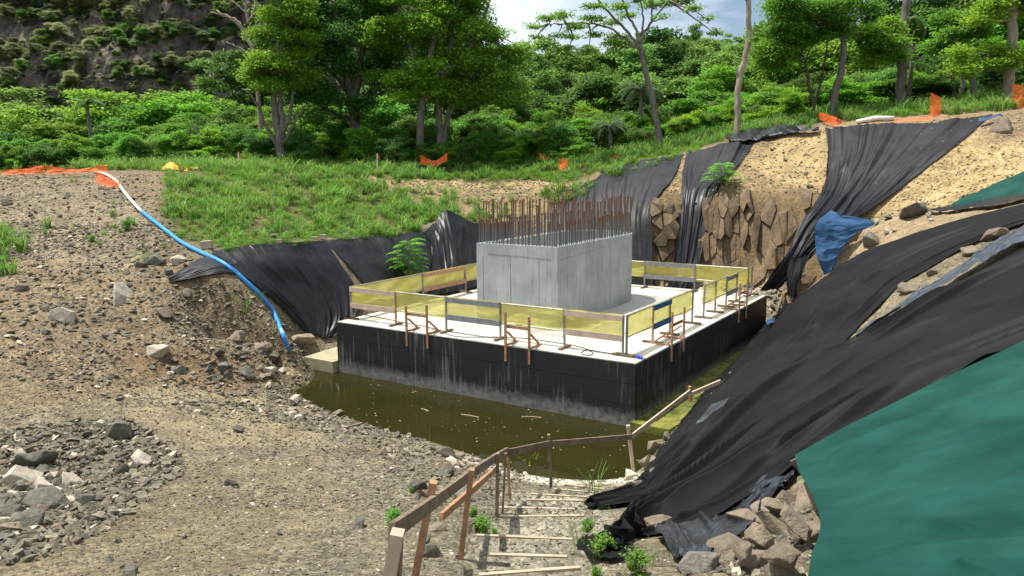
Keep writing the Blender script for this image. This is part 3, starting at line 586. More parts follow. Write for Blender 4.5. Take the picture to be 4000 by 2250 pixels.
# ---------------------------------------------------------------- guard rails with yellow netting on the cap
def d1(X, Y, x0, y0, s): return ((x0 + X / s) * .644, (y0 + Y / s) * .644)
def onS(px, py):
    x, y, z = P(px, py, Z=HS); return toS(x, y)
front = [onS(898, 800), onS(1122, 836), onS(1251, 857), onS(1411, 880), onS(1573, 893)]
fb = sum(p[1] for p in front) / len(front)
fa = [p[0] for p in front]
rp = [onS(*d1(X, Y, 2400, 1000, 2.9)) for X, Y in ((120, 1130), (453, 990), (635, 893), (900, 770), (1012, 705), (1140, 640), (1250, 578), (1382, 523), (1560, 440))]
ra = .62; RB = [p[1] for p in rp]
bk = LB - .7
HT = 1.24
def strip_net(p, q, z0, z1, parent, ny=8):
    p, q = Vector(p), Vector(q); n = max(8, int((q - p).length * 8)); d = (q - p).normalized(); nrm = d.cross(Vector((0, 0, 1)))
    V = []; ph_ = rnd.random() * 50
    for j in range(ny + 1):
        v = j / ny
        for i in range(n + 1):
            u = i / n; s = (q - p).length * u
            w = .05 * math.sin(s * 2.1 + ph_) * v + .035 * float(fbm(np.array(s * 2 + v * 3), np.array(v * 2 + ph_), 3)) * 2
            dz = .035 * float(fbm(np.array(s * .8 + ph_), np.array(v * .5), 5)) * v * 2
            V.append(p + d * s + nrm * w + Vector((0, 0, z1 + (z0 - z1) * v + dz)))
    Fc = np.array([(j * (n + 1) + i, j * (n + 1) + i + 1, (j + 1) * (n + 1) + i + 1, (j + 1) * (n + 1) + i) for j in range(ny) for i in range(n)])
    o = obj('netting', [tuple(v) for v in V], Fc, M['net_yellow'], parent, True)
    uv = o.data.uv_layers.new(name='uv'); co = np.array([v for v in V]); uvs = np.stack([(co[:, 0] + co[:, 1]) * .7, co[:, 2]], 1)
    li = np.zeros(len(o.data.loops), np.int32); o.data.loops.foreach_get('vertex_index', li); uv.data.foreach_set('uv', uvs[li].astype(np.float32).ravel())
def rail(label, pts, along, foot, posts_mat=None, boards=()):
    root = thing('guard_rail', label, 'guard rail', S(*pts[0]), 'guard rails with yellow netting round the foundation top')
    ax = dA if along == 'a' else dB; ac = dB if along == 'a' else dA
    for k_, (a, b_) in enumerate(pts):
        c = Vector(S(a, b_)); lean = Vector((rnd.gauss(0, .012), rnd.gauss(0, .012), 0))
        mt = M['steel'] if not posts_mat or not posts_mat.get(k_) else M[posts_mat[k_]]
        MB().beam(c + Vector((0, 0, .05)), c + Vector((0, 0, HT)) + lean, .055, .055, dB).obj('post', mt, root); po_ = COL.objects[-1]
        f = foot if not isinstance(foot, dict) else foot.get(k_, foot['d'])
        fd = (ac if f == 'across' else ax if f == 'along' else (dA - dB * .3).normalized())
        MB().beam(c - fd * .33 + Vector((0, 0, .035)), c + fd * .33 + Vector((0, 0, .035)), .10, .07).obj('foot', M['wood_grey'], po_)
        if k_:
            p0 = Vector(S(*pts[k_ - 1])); p1 = c; bm = boards[k_ - 1] if k_ - 1 < len(boards) else 'pipe'
            if bm == 'gap': continue
            nn = ax.cross(Vector((0, 0, 1))) * .03
            if bm == 'pipe':
                MB().tube([p0 + Vector((0, 0, HT - .03)), p1 + Vector((0, 0, HT - .03))], .02, 6).obj('top_pipe', M['steel'], root); MB().tube([p0 + Vector((0, 0, .56)), p1 + Vector((0, 0, .56))], .018, 6).obj('mid_pipe', M['steel'], root)
            else:
                for zc in (HT - .1, .54):
                    MB().beam(p0 - ac * .045 + Vector((0, 0, zc)), p1 - ac * .045 + Vector((0, 0, zc)), .03, .17 if zc > .6 else .19).obj('board', M[bm], root)
            strip_net(p0 + ac * .035, p1 + ac * .035, .50, HT + .01, root)
    return root
rail('front guard rail of the foundation, nearest the water, with planks and yellow netting', [(a, fb) for a in (fa[0], (fa[0] + fa[1]) / 2 + .05, fa[1], fa[2], fa[3], fa[4])], 'a', {'d': 'across', 5: 'along', 0: 'along'}, {1: 'wood'}, ['wood_pale', 'pipe', 'steel_plank', 'pipe', 'wood_pale'])
rail('right guard rail up to the gap, with a blue plank under its yellow netting', [(ra, b_) for b_ in RB[:4]], 'b', 'across', {1: 'wood'}, ['pipe', 'blue_plank', 'pipe'])
rail('right guard rail beyond the gap with narrow bays of yellow netting', [(ra, b_) for b_ in RB[4:]], 'b', 'across', None, ['pipe', 'pipe', 'steel_plank', 'pipe'])
lb = [fb, fb + 4.2, fb + 7.2, fb + 9.0, bk]
rail('left guard rail of the foundation in front of the leafy sapling', [(fa[0], b_) for b_ in lb], 'b', 'across', None, ['pipe', 'wood', 'pipe', 'pipe'])
rail('rear guard rail of the foundation below the brown rock face', [(a, bk) for a in (fa[0], 8.2, 5.4, 3.0, ra)], 'a', 'across', None, ['pipe', 'pipe', 'steel_plank', 'pipe'])
# timber hanger frames hooked over the edge
def hanger(px_list, side, label):
    pts = []
    for px, pyt, pyb in px_list:
        x, y, z = P(px, (pyt + pyb) / 2, Z=1.85); a, b_ = toS(x, y)
        if side == 'f':
            dx, dy, dz = ray(px, pyt); nB = Vector((dB.x, dB.y)); t = ((NC.x - dB.x * .045) * dB.x + (NC.y - dB.y * .045) * dB.y) / (dx * dB.x + dy * dB.y)
            t2r = ray(px, pyb); t2 = ((NC.x - dB.x * .045) * dB.x + (NC.y - dB.y * .045) * dB.y) / (t2r[0] * dB.x + t2r[1] * dB.y)
        else:
            dx, dy, dz = ray(px, pyt); q = ((NC.x - dA.x * .045) * dA.x + (NC.y - dA.y * .045) * dA.y); t = q / (dx * dA.x + dy * dA.y)
            t2r = ray(px, pyb); t2 = q / (t2r[0] * dA.x + t2r[1] * dA.y)
        pts.append((Vector((dx * t, dy * t, CH + dz * t)), Vector((t2r[0] * t2, t2r[1] * t2, CH + t2r[2] * t2))))
    root = thing('hanger_frame', label, 'timber frame', tuple(pts[0][1]), 'timber frames hooked over the edge of the foundation')
    inn = dB if side == 'f' else dA; ax = dA if side == 'f' else dB
    for tp_, bt in pts:
        bt = Vector((tp_.x, tp_.y, bt.z))
        MB().beam(bt, tp_, .075, .045, inn).obj('upright', M['wood'], root); up_ = COL.objects[-1]
        c = Vector((tp_.x, tp_.y, HS + .03)) + inn * .07
        MB().beam(c, c + inn * .62, .08, .055).obj('arm', M['wood'], up_)
        MB().beam(c + inn * .5 + Vector((0, 0, .04)), c + inn * .02 + Vector((0, 0, .42)), .07, .045).obj('brace', M['wood'], up_)
    if len(pts) > 1:
        p0, p1 = Vector(pts[0][0]), Vector(pts[1][0]); zc = HS + .62
        MB().beam((p0.x + inn.x * .06, p0.y + inn.y * .06, zc), (p1.x + inn.x * .06, p1.y + inn.y * .06, zc), .03, .10).obj('crosspiece', M['wood'], root)
hanger([(1021, 770, 870), (1073, 768, 876)], 'f', 'pair of brown timber uprights hooked over the front edge near its left end')
hanger([(1271, 785, 908), (1331, 797, 917)], 'f', 'pair of brown timber uprights hooked over the middle of the front edge')
hanger([(1692, 785, 908), (1722, 772, 882)], 'r', 'pair of brown timber uprights hooked over the right edge near the front corner')
hanger([(1862, 712, 810), (1881, 700, 799)], 'r', 'pair of brown timber uprights hooked over the right edge near the rear corner')
# cable on the slab and over the corner, blue plug, crumbs
def slabpt(px, py, dz=.015): x, y, z = P(px, py, Z=HS + dz); return (x, y, z)
cb = MB(); cpt = [slabpt(*q) for q in ((905, 790), (960, 800), (1020, 812), (1090, 826), (1140, 845), (1200, 848), (1262, 848), (1330, 852), (1400, 862), (1440, 868), (1475, 878), (1492, 888), (1480, 894), (1462, 888), (1478, 880), (1510, 885), (1560, 893), (1600, 900))]
tag(cb.tube(crom(cpt, 90), .013, 6).obj('power_cable', M['cable'], smooth=True, origin=cpt[0]), 'thin dark cable lying in loops along the front of the foundation top', 'cable')
q0 = P(1612, 900, Z=HS + .03); q1 = P(1632, 925, Z=1.75); pts = [q0, P(1622, 903, Z=HS + .02)]
for px, py, tt in ((1630, 925, .25), (1640, 965, .5), (1652, 1005, .75), (1665, 1045, 1)):
    z = 1.9 - tt * 1.72; pts.append(P(px, py, Z=z))
hc = MB().tube(crom(pts, 40), .017, 6).obj('hanging_cable', M['cable'], smooth=True, origin=q0); tag(hc, 'dark cable hanging from the near corner of the foundation down to the mossy ledge', 'cable')
pg = MB().tube([slabpt(1603, 897, .04), slabpt(1608, 898, .05), slabpt(1616, 901, .04)], [.05, .06, .03], 8); M['blue_plastic'] = mat('blue_plastic', (.01, .06, .5), (.02, .1, .6), 5, .4)
tag(pg.obj('cable_plug', M['blue_plastic'], origin=slabpt(1608, 898)), 'small bright blue plug on the near corner of the foundation top', 'plug')

# ---------------------------------------------------------------- sheets laid on the banks
def sheet(name, rows, mat_, label, cat, nu=60, nv=60, off=.05, amp=.05, freq=12, mode='v', tear=.0, seed=0, group=None, droop=0, lift=.03, folds=0):
    R3 = []
    for r_ in rows:
        R3.append(crom([cast(*q, up=off) if len(q) == 2 else P(q[0], q[1], Y=q[2]) for q in r_], nu))
    R3 = np.array(R3); G = np.empty((nv, nu, 3))
    for i in range(nu): G[:, i] = crom(R3[:, i], nv)
    U, V_ = np.meshgrid(np.linspace(0, 1, nu), np.linspace(0, 1, nv))
    du = np.gradient(G, axis=1); dv = np.gradient(G, axis=0); nr = np.cross(du, dv); nr /= np.linalg.norm(nr, axis=2, keepdims=True) + 1e-9
    view = G - np.array((0, 0, CH)); s = np.sign((nr * -view).sum(2, keepdims=True)); nr *= np.where(s == 0, 1, s)
    if mode == 'v': A, B = U, V_
    else: A, B = V_, U
    warp = .35 * fbm(A * 2.0 + seed, B * 1.2, seed + 3, 3)
    f1 = 1 - 2 * np.abs(vn(A * freq + warp * 3, B * 1.6 + seed, seed) - .5); f2_ = 1 - 2 * np.abs(vn(A * freq * 2.3 + warp * 5, B * 2.3, seed + 5) - .5)
    env = .35 + .65 * vn(A * 2.2, B * 1.7, seed + 8)
    disp = amp * 1.15 * env * (f1 ** 3.2 + .45 * f2_ ** 3) + amp * .6 * fbm(A * 3, B * 3, seed + 9)
    if folds:
        fr2 = random.Random(seed * 7 + 1); disp = amp * .5 * fbm(A * 2.2, B * 2.2, seed + 9, 2)
        for k_ in range(folds):
            c_ = fr2.uniform(.03, .97) + fr2.uniform(-.35, .35) * (B - .5) + .10 * fbm(B * 2.3 + k_ * 5, B * 0 + k_, seed + k_, 3); w_ = fr2.uniform(.012, .045); t_ = (A - c_) / w_; sg = fr2.choice((-1, 1))
            pr = np.where(t_ * sg > 0, np.exp(-np.abs(t_)), np.exp(-(t_ * 2.2) ** 2)); m0 = fr2.uniform(0, 1); l0 = fr2.uniform(.15, .5)
            disp = disp + amp * fr2.uniform(.3, 1) * pr * np.exp(-((B - m0) / l0) ** 4)
        disp = np.minimum(disp, amp * 1.1) + amp * .05 * np.clip(fbm(A * 26, B * 7, seed + 30, 3), -.1, 1)
    G = G + nr * disp[..., None]
    if tear:
        e_ = np.minimum(np.minimum(U, 1 - U), np.minimum(V_, 1 - V_)); w = np.exp(-e_ * 16) * tear
        G[..., 0] += w * fbm(G[..., 1] * 1.6, G[..., 2] * 1.6, seed + 20); G[..., 1] += w * fbm(G[..., 0] * 1.6, G[..., 2] * 1.6, seed + 21) * .6
    hz = hf(G[..., 0], G[..., 1]) + lift; G[..., 2] = np.maximum(G[..., 2], hz + .6 * disp)
    ii = np.arange(nu * nv).reshape(nv, nu); Fc = np.stack([ii[:-1, :-1], ii[:-1, 1:], ii[1:, 1:], ii[1:, :-1]], -1).reshape(-1, 4)
    org = G[-1, nu // 2]; o = obj(name, G.reshape(-1, 3), Fc, mat_, smooth=True, origin=org); tag(o, label, cat, group)
    uv = o.data.uv_layers.new(name='uv'); q = np.stack([U, V_], -1).reshape(-1, 2); li = np.zeros(len(o.data.loops), np.int32); o.data.loops.foreach_get('vertex_index', li); uv.data.foreach_set('uv', q[li].astype(np.float32).ravel())
    return o
TB, TP = M['tarp_black'], M['tarp_plastic']
T = lambda *a, **k: sheet('ground_sheet', *a, **k)
GP = 'black sheets laid over the banks'
T([[(2760, 470), (2576, 512), (2440, 545), (2320, 581), (2220, 620), (2130, 661), (2030, 728), (1930, 810), (1850, 905), (1760, 1000), (1700, 1080), (1640, 1170), (1590, 1225), (1470, 1272)],
   [(2760, 500), (2576, 540), (2440, 590), (2320, 640), (2230, 690), (2150, 750), (2050, 830), (1960, 910), (1870, 990), (1790, 1060), (1730, 1120), (1660, 1190), (1610, 1240), (1490, 1274)],
   [(2760, 520), (2576, 565), (2440, 618), (2340, 672), (2250, 728), (2175, 806), (2080, 900), (1980, 975), (1890, 1040), (1810, 1110), (1750, 1170), (1680, 1220), (1625, 1255), (1510, 1276)]],
  TB, 'long black ground sheet along the crest of the right bank, down to the steps', 'ground sheet', 220, 120, .06, .16, 6, 'u', .05, 2, GP, folds=22)
T([[(2760, 560), (2576, 622), (2440, 702), (2340, 762), (2250, 812), (2150, 862), (2050, 890), (1950, 960), (1850, 1045), (1770, 1120), (1690, 1185), (1620, 1240), (1560, 1290), (1500, 1370)],
   [(2760, 640), (2576, 700), (2440, 750), (2340, 800), (2250, 850), (2150, 900), (2060, 960), (1970, 1030), (1880, 1100), (1810, 1160), (1740, 1215), (1670, 1260), (1600, 1300), (1530, 1385)],
   [(2760, 720), (2576, 790), (2440, 840), (2340, 880), (2250, 930), (2160, 985), (2080, 1040), (1990, 1100), (1910, 1160), (1840, 1210), (1770, 1250), (1700, 1285), (1640, 1310), (1550, 1350)],
   [(2760, 820), (2576, 905), (2440, 965), (2330, 1018), (2220, 1065), (2110, 1118), (2012, 1162), (1940, 1215), (1880, 1250), (1810, 1290), (1740, 1310), (1680, 1325), (1640, 1330), (1570, 1335)]],
  TB, 'broad black ground sheet beside the green cloth, ending at the steps', 'ground sheet', 240, 240, .12, .27, 9, 'u', .04, 6, GP, folds=20)
sheet('shade_cloth', [[(2000, 1146), (2100, 1092), (2200, 1040), (2380, 948), (2576, 852), (2760, 760)], [(2012, 1190), (2110, 1170), (2230, 1140), (2400, 1080), (2576, 1020), (2800, 950)], [(2040, 1235), (2150, 1250), (2280, 1240), (2420, 1215), (2576, 1180), (2850, 1130)],
   [(2062, 1310), (2160, 1330), (2290, 1340), (2430, 1330), (2576, 1320), (2900, 1300)], [(2040, 1400), (2140, 1430), (2280, 1440), (2420, 1450), (2576, 1460), (2900, 1480)], [(2026, 1500), (2140, 1540), (2280, 1580), (2420, 1600), (2576, 1620), (2900, 1650)]],
  M['tarp_green'], 'large green shade cloth spread over the bank at the bottom right', 'shade cloth', 180, 180, .44, .09, 4, 'u', 0, 13, folds=9, lift=.37)
sheet('plastic_strip', [[(2700, 545), (2576, 572), (2470, 632), (2380, 690), (2290, 750), (2220, 800), (2155, 845)], [(2700, 580), (2576, 606), (2475, 660), (2385, 712), (2300, 765), (2225, 808), (2157, 848)]],
  M['tarp_shiny'], 'shiny crumpled plastic strip between the two black sheets on the right bank', 'plastic sheet', 110, 14, .30, .10, 9, 'v', .04, 3)
sheet('plastic_sheet', [[(2005, 1165), (1970, 1175), (1920, 1215), (1870, 1255), (1790, 1300), (1700, 1325), (1650, 1340)], [(2000, 1200), (1975, 1215), (1930, 1245), (1880, 1290), (1800, 1340), (1740, 1380), (1690, 1400)], [(1985, 1205), (1960, 1235), (1930, 1265), (1890, 1320), (1830, 1370), (1770, 1405), (1720, 1415)]],
  M['tarp_dark_plastic'], 'crumpled dark plastic tucked under the rocks at the foot of the black sheet', 'plastic sheet', 110, 60, .08, .11, 7, 'v', .02, 17)
tag(sheet('plastic_patch', [[(1790, 1020), (1768, 1045), (1752, 1068)], [(1836, 1000), (1810, 1035), (1755, 1070)]], M['tarp_shiny'], 'small silvery torn patch on the black sheet above the steps', 'plastic sheet', 20, 8, .24, .03, 5, 'v', 0, 4))
T([[(1470, 1268), (1520, 1250), (1590, 1228)], [(1480, 1276), (1530, 1275), (1600, 1262)]], TB, 'small frayed black corner of sheet lying at the lower steps', 'ground sheet', 24, 10, .05, .05, 4, 'u', .04, 8, GP)
T([[(1560, 1300), (1520, 1335), (1480, 1355)], [(1590, 1340), (1540, 1370), (1450, 1375)], [(1570, 1400), (1530, 1405), (1490, 1410)]], TB, 'dark flap of sheet spilling onto the gravel beside the middle steps', 'ground sheet', 30, 20, .07, .08, 4, 'u', .06, 9, GP)
# left bank
T([[(530, 632), (620, 621), (720, 611), (812, 606)], [(560, 660), (650, 665), (760, 662), (858, 668)], [(620, 706), (700, 715), (800, 722), (900, 738)], [(700, 765), (760, 782), (830, 792), (893, 800)], [(765, 830), (795, 845), (820, 850), (852, 842)]],
  TP, 'leftmost large black sheet over the bank, folded under the blue hose', 'ground sheet', 90, 90, .06, .09, 13, 'v', .10, 31, GP)
T([[(560, 640), (590, 660), (625, 700)], [(500, 652), (520, 668), (560, 688)], [(420, 700), (424, 706), (432, 712)]], TP, 'thin tapering tail of black sheet pulled out over the rubble left of the hose', 'ground sheet', 20, 40, .07, .07, 5, 'v', .02, 35, GP)
T([[(812, 606), (890, 600), (980, 592), (1080, 584)], [(862, 655), (920, 652), (1000, 650), (1085, 640)], [(910, 715), (960, 715), (1030, 705), (1095, 690)], [(930, 775), (990, 768), (1060, 757), (1120, 742)]],
  M['tarp_dusty'], 'black sheet speckled with pale mud drops behind the leafy sapling', 'ground sheet', 80, 70, .07, .07, 9, 'v', .08, 41, GP)
T([[(1065, 586), (1098, 556), (1125, 530, 40), (1165, 549, 40.6), (1210, 563, 41.2), (1290, 556)], [(1085, 620), (1110, 605), (1140, 600), (1180, 605), (1220, 615), (1290, 610)], [(1085, 680), (1120, 675), (1150, 670), (1190, 665), (1230, 665), (1290, 660)], [(1080, 748), (1120, 740), (1160, 732), (1200, 724), (1240, 715), (1290, 705)]],
  TP, 'black sheet pulled up over a pointed mound left of the pier', 'ground sheet', 80, 70, .09, .12, 10, 'v', .04, 47, GP)
# far cliff
T([[(1440, 478), (1490, 455), (1545, 420), (1620, 403), (1720, 388)], [(1395, 530), (1450, 505), (1520, 475), (1600, 460), (1690, 452)], [(1390, 600), (1450, 585), (1520, 565), (1585, 548), (1643, 520)], [(1420, 680, 41), (1470, 670, 40.6), (1530, 655, 39.8), (1590, 640, 39), (1641, 620, 38.6)], [(1450, 745, 40), (1500, 735, 39.4), (1540, 730, 39), (1590, 725, 38.3), (1645, 722, 37.8)]],
  M['tarp_grey'], 'grey black sheet hanging down the bank directly behind the starter bars', 'ground sheet', 100, 90, .08, .10, 20, 'v', .08, 53, GP)
T([[(1728, 388), (1790, 371), (1850, 357), (1912, 343)], [(1716, 440), (1765, 440), (1812, 436), (1868, 402)], [(1714, 490), (1742, 492), (1775, 486), (1812, 466)], [(1708, 560, 38.8), (1733, 562, 38.7), (1757, 562, 38.6), (1778, 556, 38.6)], [(1698, 640, 38.1), (1720, 648, 37.9), (1742, 652, 37.8), (1766, 640, 37.8)], [(1678, 726, 37.6), (1702, 728, 37.3), (1725, 726, 37.1), (1744, 716, 37.1)]],
  TP, 'narrow black sheet hanging in folds down the far rock face', 'ground sheet', 60, 110, .08, .12, 7, 'v', .08, 59, GP)
T([[(1825, 330), (1870, 333), (1930, 322), (2000, 322), (2062, 324)], [(1828, 345), (1880, 348), (1935, 340), (2000, 332), (2062, 330)], [(1832, 358), (1885, 358), (1940, 346), (2000, 338), (2060, 334)]], TP, 'crumpled black sheet lying along the crest beside the pale trunk', 'ground sheet', 70, 16, .15, .22, 7, 'v', .05, 61, GP)
T([[(2076, 326), (2190, 316), (2340, 310), (2500, 286)], [(2085, 390), (2170, 398), (2265, 398), (2400, 368)], [(2075, 460), (2130, 480), (2195, 480), (2280, 462)], [(2048, 512, 34.0), (2090, 532, 33.6), (2135, 545, 33.2), (2180, 532, 33.2)], [(2010, 565, 33.2), (2040, 590, 32.6), (2070, 602, 32.1), (2098, 592, 32.1)], [(1975, 650, 32.6), (1995, 660, 32.1), (2015, 662, 31.8), (2036, 655, 31.5)], [(1918, 730, 33.8), (1932, 730, 33.5), (1948, 722, 33.2), (1965, 712, 33.0)]],
  M['tarp_grey'], 'long black sheet fanned over the yellow cut, twisted down to the foundation corner', 'ground sheet', 100, 150, .10, .20, 13, 'v', .05, 67, GP)
T([[(1985, 645, 31.4), (2010, 650, 31.2), (2038, 640, 31.1)], [(1982, 700, 31.2), (1998, 704, 31.0), (2016, 700, 30.9)], [(1984, 745, 31.1), (1994, 748, 30.9), (2006, 745, 30.8)], [(1985, 790, 31), (1994, 790, 30.8), (2003, 786, 30.8)]],
  M['tarp_grey'], 'second twisted tail of black sheet dropping behind the crest of the near bank', 'ground sheet', 24, 60, .05, .12, 6, 'v', .02, 71, GP)
sheet('blue_cloth', [[(2090, 532, 31.6), (2105, 540, 31.4), (2112, 548, 31.3), (2120, 540, 31.3)], [(2056, 560, 31.0), (2090, 562, 30.9), (2130, 565, 30.9), (2200, 562, 31.2)], [(2050, 600, 30.8), (2085, 604, 30.7), (2120, 600, 30.7), (2152, 588, 30.8)], [(2054, 642, 30.6), (2078, 650, 30.5), (2100, 642, 30.5), (2118, 625, 30.6)], [(2074, 690, 30.5), (2080, 694, 30.4), (2087, 690, 30.4), (2096, 680, 30.4)]],
  M['tarp_blue'], 'faded blue cloth hanging to a point over the rock ledge', 'cloth', 50, 50, .05, .08, 6, 'u', .03, 73)
sheet('shade_cloth', [[(2385, 520), (2450, 488), (2520, 455), (2600, 425)], [(2400, 520), (2470, 498), (2540, 478), (2620, 455)], [(2420, 520), (2480, 508), (2550, 496), (2620, 484)]], M['tarp_green'], 'dark green cloth stretched over the yellow slope at the right edge', 'shade cloth', 40, 20, .08, .06, 4, 'u', .03, 79)
T([[(2330, 527), (2400, 520), (2480, 508), (2600, 482)], [(2335, 532), (2400, 530), (2480, 520), (2600, 496)]], TP, 'thin rolled black sheet under the green cloth at the right edge', 'ground sheet', 60, 8, .15, .08, 5, 'v', .02, 83, GP)
T([[(2460, 302), (2500, 290), (2520, 284)], [(2465, 306), (2500, 297), (2520, 290)]], M['tarp_blue'], 'narrow blue hem on the crest at the upper corner of the long black sheet', 'cloth', 20, 6, .3, .03, 5, 'v', 0, 85)
sheet('blue_rag', [[(1928, 806, 30.5), (1950, 800, 30.5), (1985, 792, 30.5)], [(1930, 818, 30.2), (1955, 812, 30.2), (1980, 800, 30.2)]], M['tarp_blue'], 'crumpled blue rag behind the right corner of the foundation', 'cloth', 24, 10, .05, .12, 6, 'v', .05, 87)

# ---------------------------------------------------------------- hose
M['hose_white'] = mat('white_hose', (.62, .56, .44), (.75, .70, .60), 3, .5)
m, t, b, L = newmat('blue_hose'); tc = N(t, 'ShaderNodeTexCoord'); n = N(t, 'ShaderNodeTexNoise', inp={'Scale': 2.2, 'Detail': 5.0}); L(tc.outputs['Object'], n.inputs['Vector']); sx = N(t, 'ShaderNodeSeparateXYZ'); L(tc.outputs['Object'], sx.inputs[0])
k = N(t, 'ShaderNodeMapRange', inp={'From Min': 2.4, 'From Max': .4, 'To Min': -.25, 'To Max': .22}); L(sx.outputs['Z'], k.inputs[0]); ad = N(t, 'ShaderNodeMath', operation='ADD'); L(k.outputs[0], ad.inputs[0]); L(n.outputs['Fac'], ad.inputs[1])
r = N(t, 'ShaderNodeValToRGB'); r.color_ramp.elements[0].position = .5; r.color_ramp.elements[1].position = .6; r.color_ramp.elements[0].color = (.035, .27, .66, 1); r.color_ramp.elements[1].color = (.45, .55, .60, 1); L(ad.outputs[0], r.inputs[0]); L(r.outputs[0], b.inputs['Base Color']); b.inputs['Roughness'].default_value = .45; M['hose'] = m
hp = [(238, 432), (262, 437), (290, 453), (312, 482), (340, 515), (362, 536), (400, 566), (450, 605), (500, 632), (550, 655), (590, 682), (630, 718), (665, 755), (690, 790), (708, 835), (728, 880), (752, 928)]
h3 = [cast(*q, up=.09) for q in hp]
for i in range(len(h3) - 4, len(h3)): pass
h3[-1] = np.array(P(753, 930, Z=.02)); h3[-2] = np.array(P(729, 884, Y=27.4)); h3[-3] = np.array(P(710, 838, Y=27.2))
hose = thing('drain_hose', 'long blue and white drain hose running from the plateau down into the pit water', 'hose', tuple(P(753, 930, Z=0)))
H3 = crom(h3, 120); kf = next(i for i, p in enumerate(H3) if proj(*p)[1] > 532)
hz = hf(H3[:, 0], H3[:, 1]); kk = np.linspace(0, 1, len(H3)); H3[:, 2] = np.where(kk < .93, np.maximum(H3[:, 2], hz + .07), H3[:, 2])
MB().tube(H3[:kf + 1], .07, 10).obj('white_section', M['hose_white'], hose, True)
MB().tube(H3[kf:], .078, 10).obj('blue_section', M['hose'], hose, True)
# submerged end
MB().tube([H3[-1], H3[-1] + np.array((.15, -.25, -.5))], .078, 10).obj('hose_end', M['hose'], hose, True)

# ---------------------------------------------------------------- steps: boards and handrail
stair = thing('stairway', 'gravel steps edged with pale boards going down to the water', 'steps', tuple(SP[1][0]), kind='structure')
for (a, b_) in SP:
    a, b_ = Vector(a), Vector(b_); za = float(hf(a.x, a.y)); zb = float(hf(b_.x, b_.y)); z = max(a.z, b_.z)
    mi = (a + b_) / 2
    zt = (SPz[(round(a.x, 4), round(a.y, 4))]); MB().beam((a.x, a.y, zt - .022), (b_.x, b_.y, zt - .022 + rnd.gauss(0, .006)), .05, .085).obj('tread_board', M['tread'], stair)
hr = thing('handrail', 'rough timber handrail on posts left of the steps, turning right over the water', 'handrail', tuple(P(1150, 1405, Y=8.5)))
def post(px, pyt, pyb, w, mt, Y=None, px2=None):
    base = cast(px, pyb) if Y is None else np.array(P(px, pyb, Y=Y))
    top = np.array(P(px2 if px2 is not None else px, pyt, Y=base[1]))
    MB().beam(base - np.array((0, 0, .25)), top, w, w * .75, (1, 0, 0)).obj('post', M[mt], hr); return base, top
b0, t0 = post(985, 1342, 1530, .105, 'wood_grey', Y=5.2, px2=1000)
post(950, 1338, 1530, .12, 'wood_pale', Y=5.1, px2=1000)
post(1030, 1212, 1460, .10, 'wood', Y=7.3, px2=1090)
b1, t1 = post(1151, 1180, 1407, .085, 'wood', px2=1187)
b2, t2 = post(1249, 1140, 1300, .075, 'wood_grey', px2=1252)
post(1262, 1140, 1292, .05, 'wood_grey', px2=1272)
b3, t3 = post(1284, 1128, 1256, .07, 'wood', px2=1276)
b4, t4 = post(1388, 1093, 1230, .085, 'wood_grey', px2=1380)
b5, t5 = post(1597, 1070, 1190, .10, 'wood_pale', px2=1580, Y=17.4)
rl = [P(985, 1338, Y=5.15), P(1075, 1275, Y=6.9), P(1125, 1238, Y=8.0), P(1188, 1190, Y=9.6), P(1245, 1152, Y=float(b2[1]) + .1)]
for i in range(len(rl) - 1):
    mt = 'wood_grey'; MB().beam(rl[i], rl[i + 1] if i < 3 else rl[4], .05, .125, (0, 0, 1)).obj('rail_board', M[mt], hr)
MB().beam(rl[4], t3 + np.array((0, 0, -.05)), .05, .13).obj('rail_board', M['wood_grey'], hr)
MB().beam(P(1110, 1300, Y=8.4), P(1245, 1182, Y=float(b2[1])), .05, .09).obj('brace_board', M['wood'], hr)
q4 = np.array(P(1383, 1116, Y=float(b4[1]) - .05)); q5 = np.array(P(1588, 1099, Y=float(b5[1]) - .05)); q3 = np.array(P(1278, 1138, Y=float(b3[1]) - .05))
MB().beam(q3, q4, .045, .13).obj('rail_board', M['wood_grey'], hr); MB().beam(q4, q5, .045, .12).obj('rail_board', M['wood_grey'], hr)
MB().beam(q5, P(1735, 985, Y=21.6), .045, .12).obj('rail_board', M['wood_pale'], hr)
MB().beam(P(1735, 972, Y=21.7), P(1736, 1010, Y=21.7), .09, .09).obj('post', M['wood'], hr)
MB().beam(P(1737, 992, Y=21.7), P(1812, 960, Y=22.4), .05, .12).obj('rail_board', M['wood_pale'], hr)

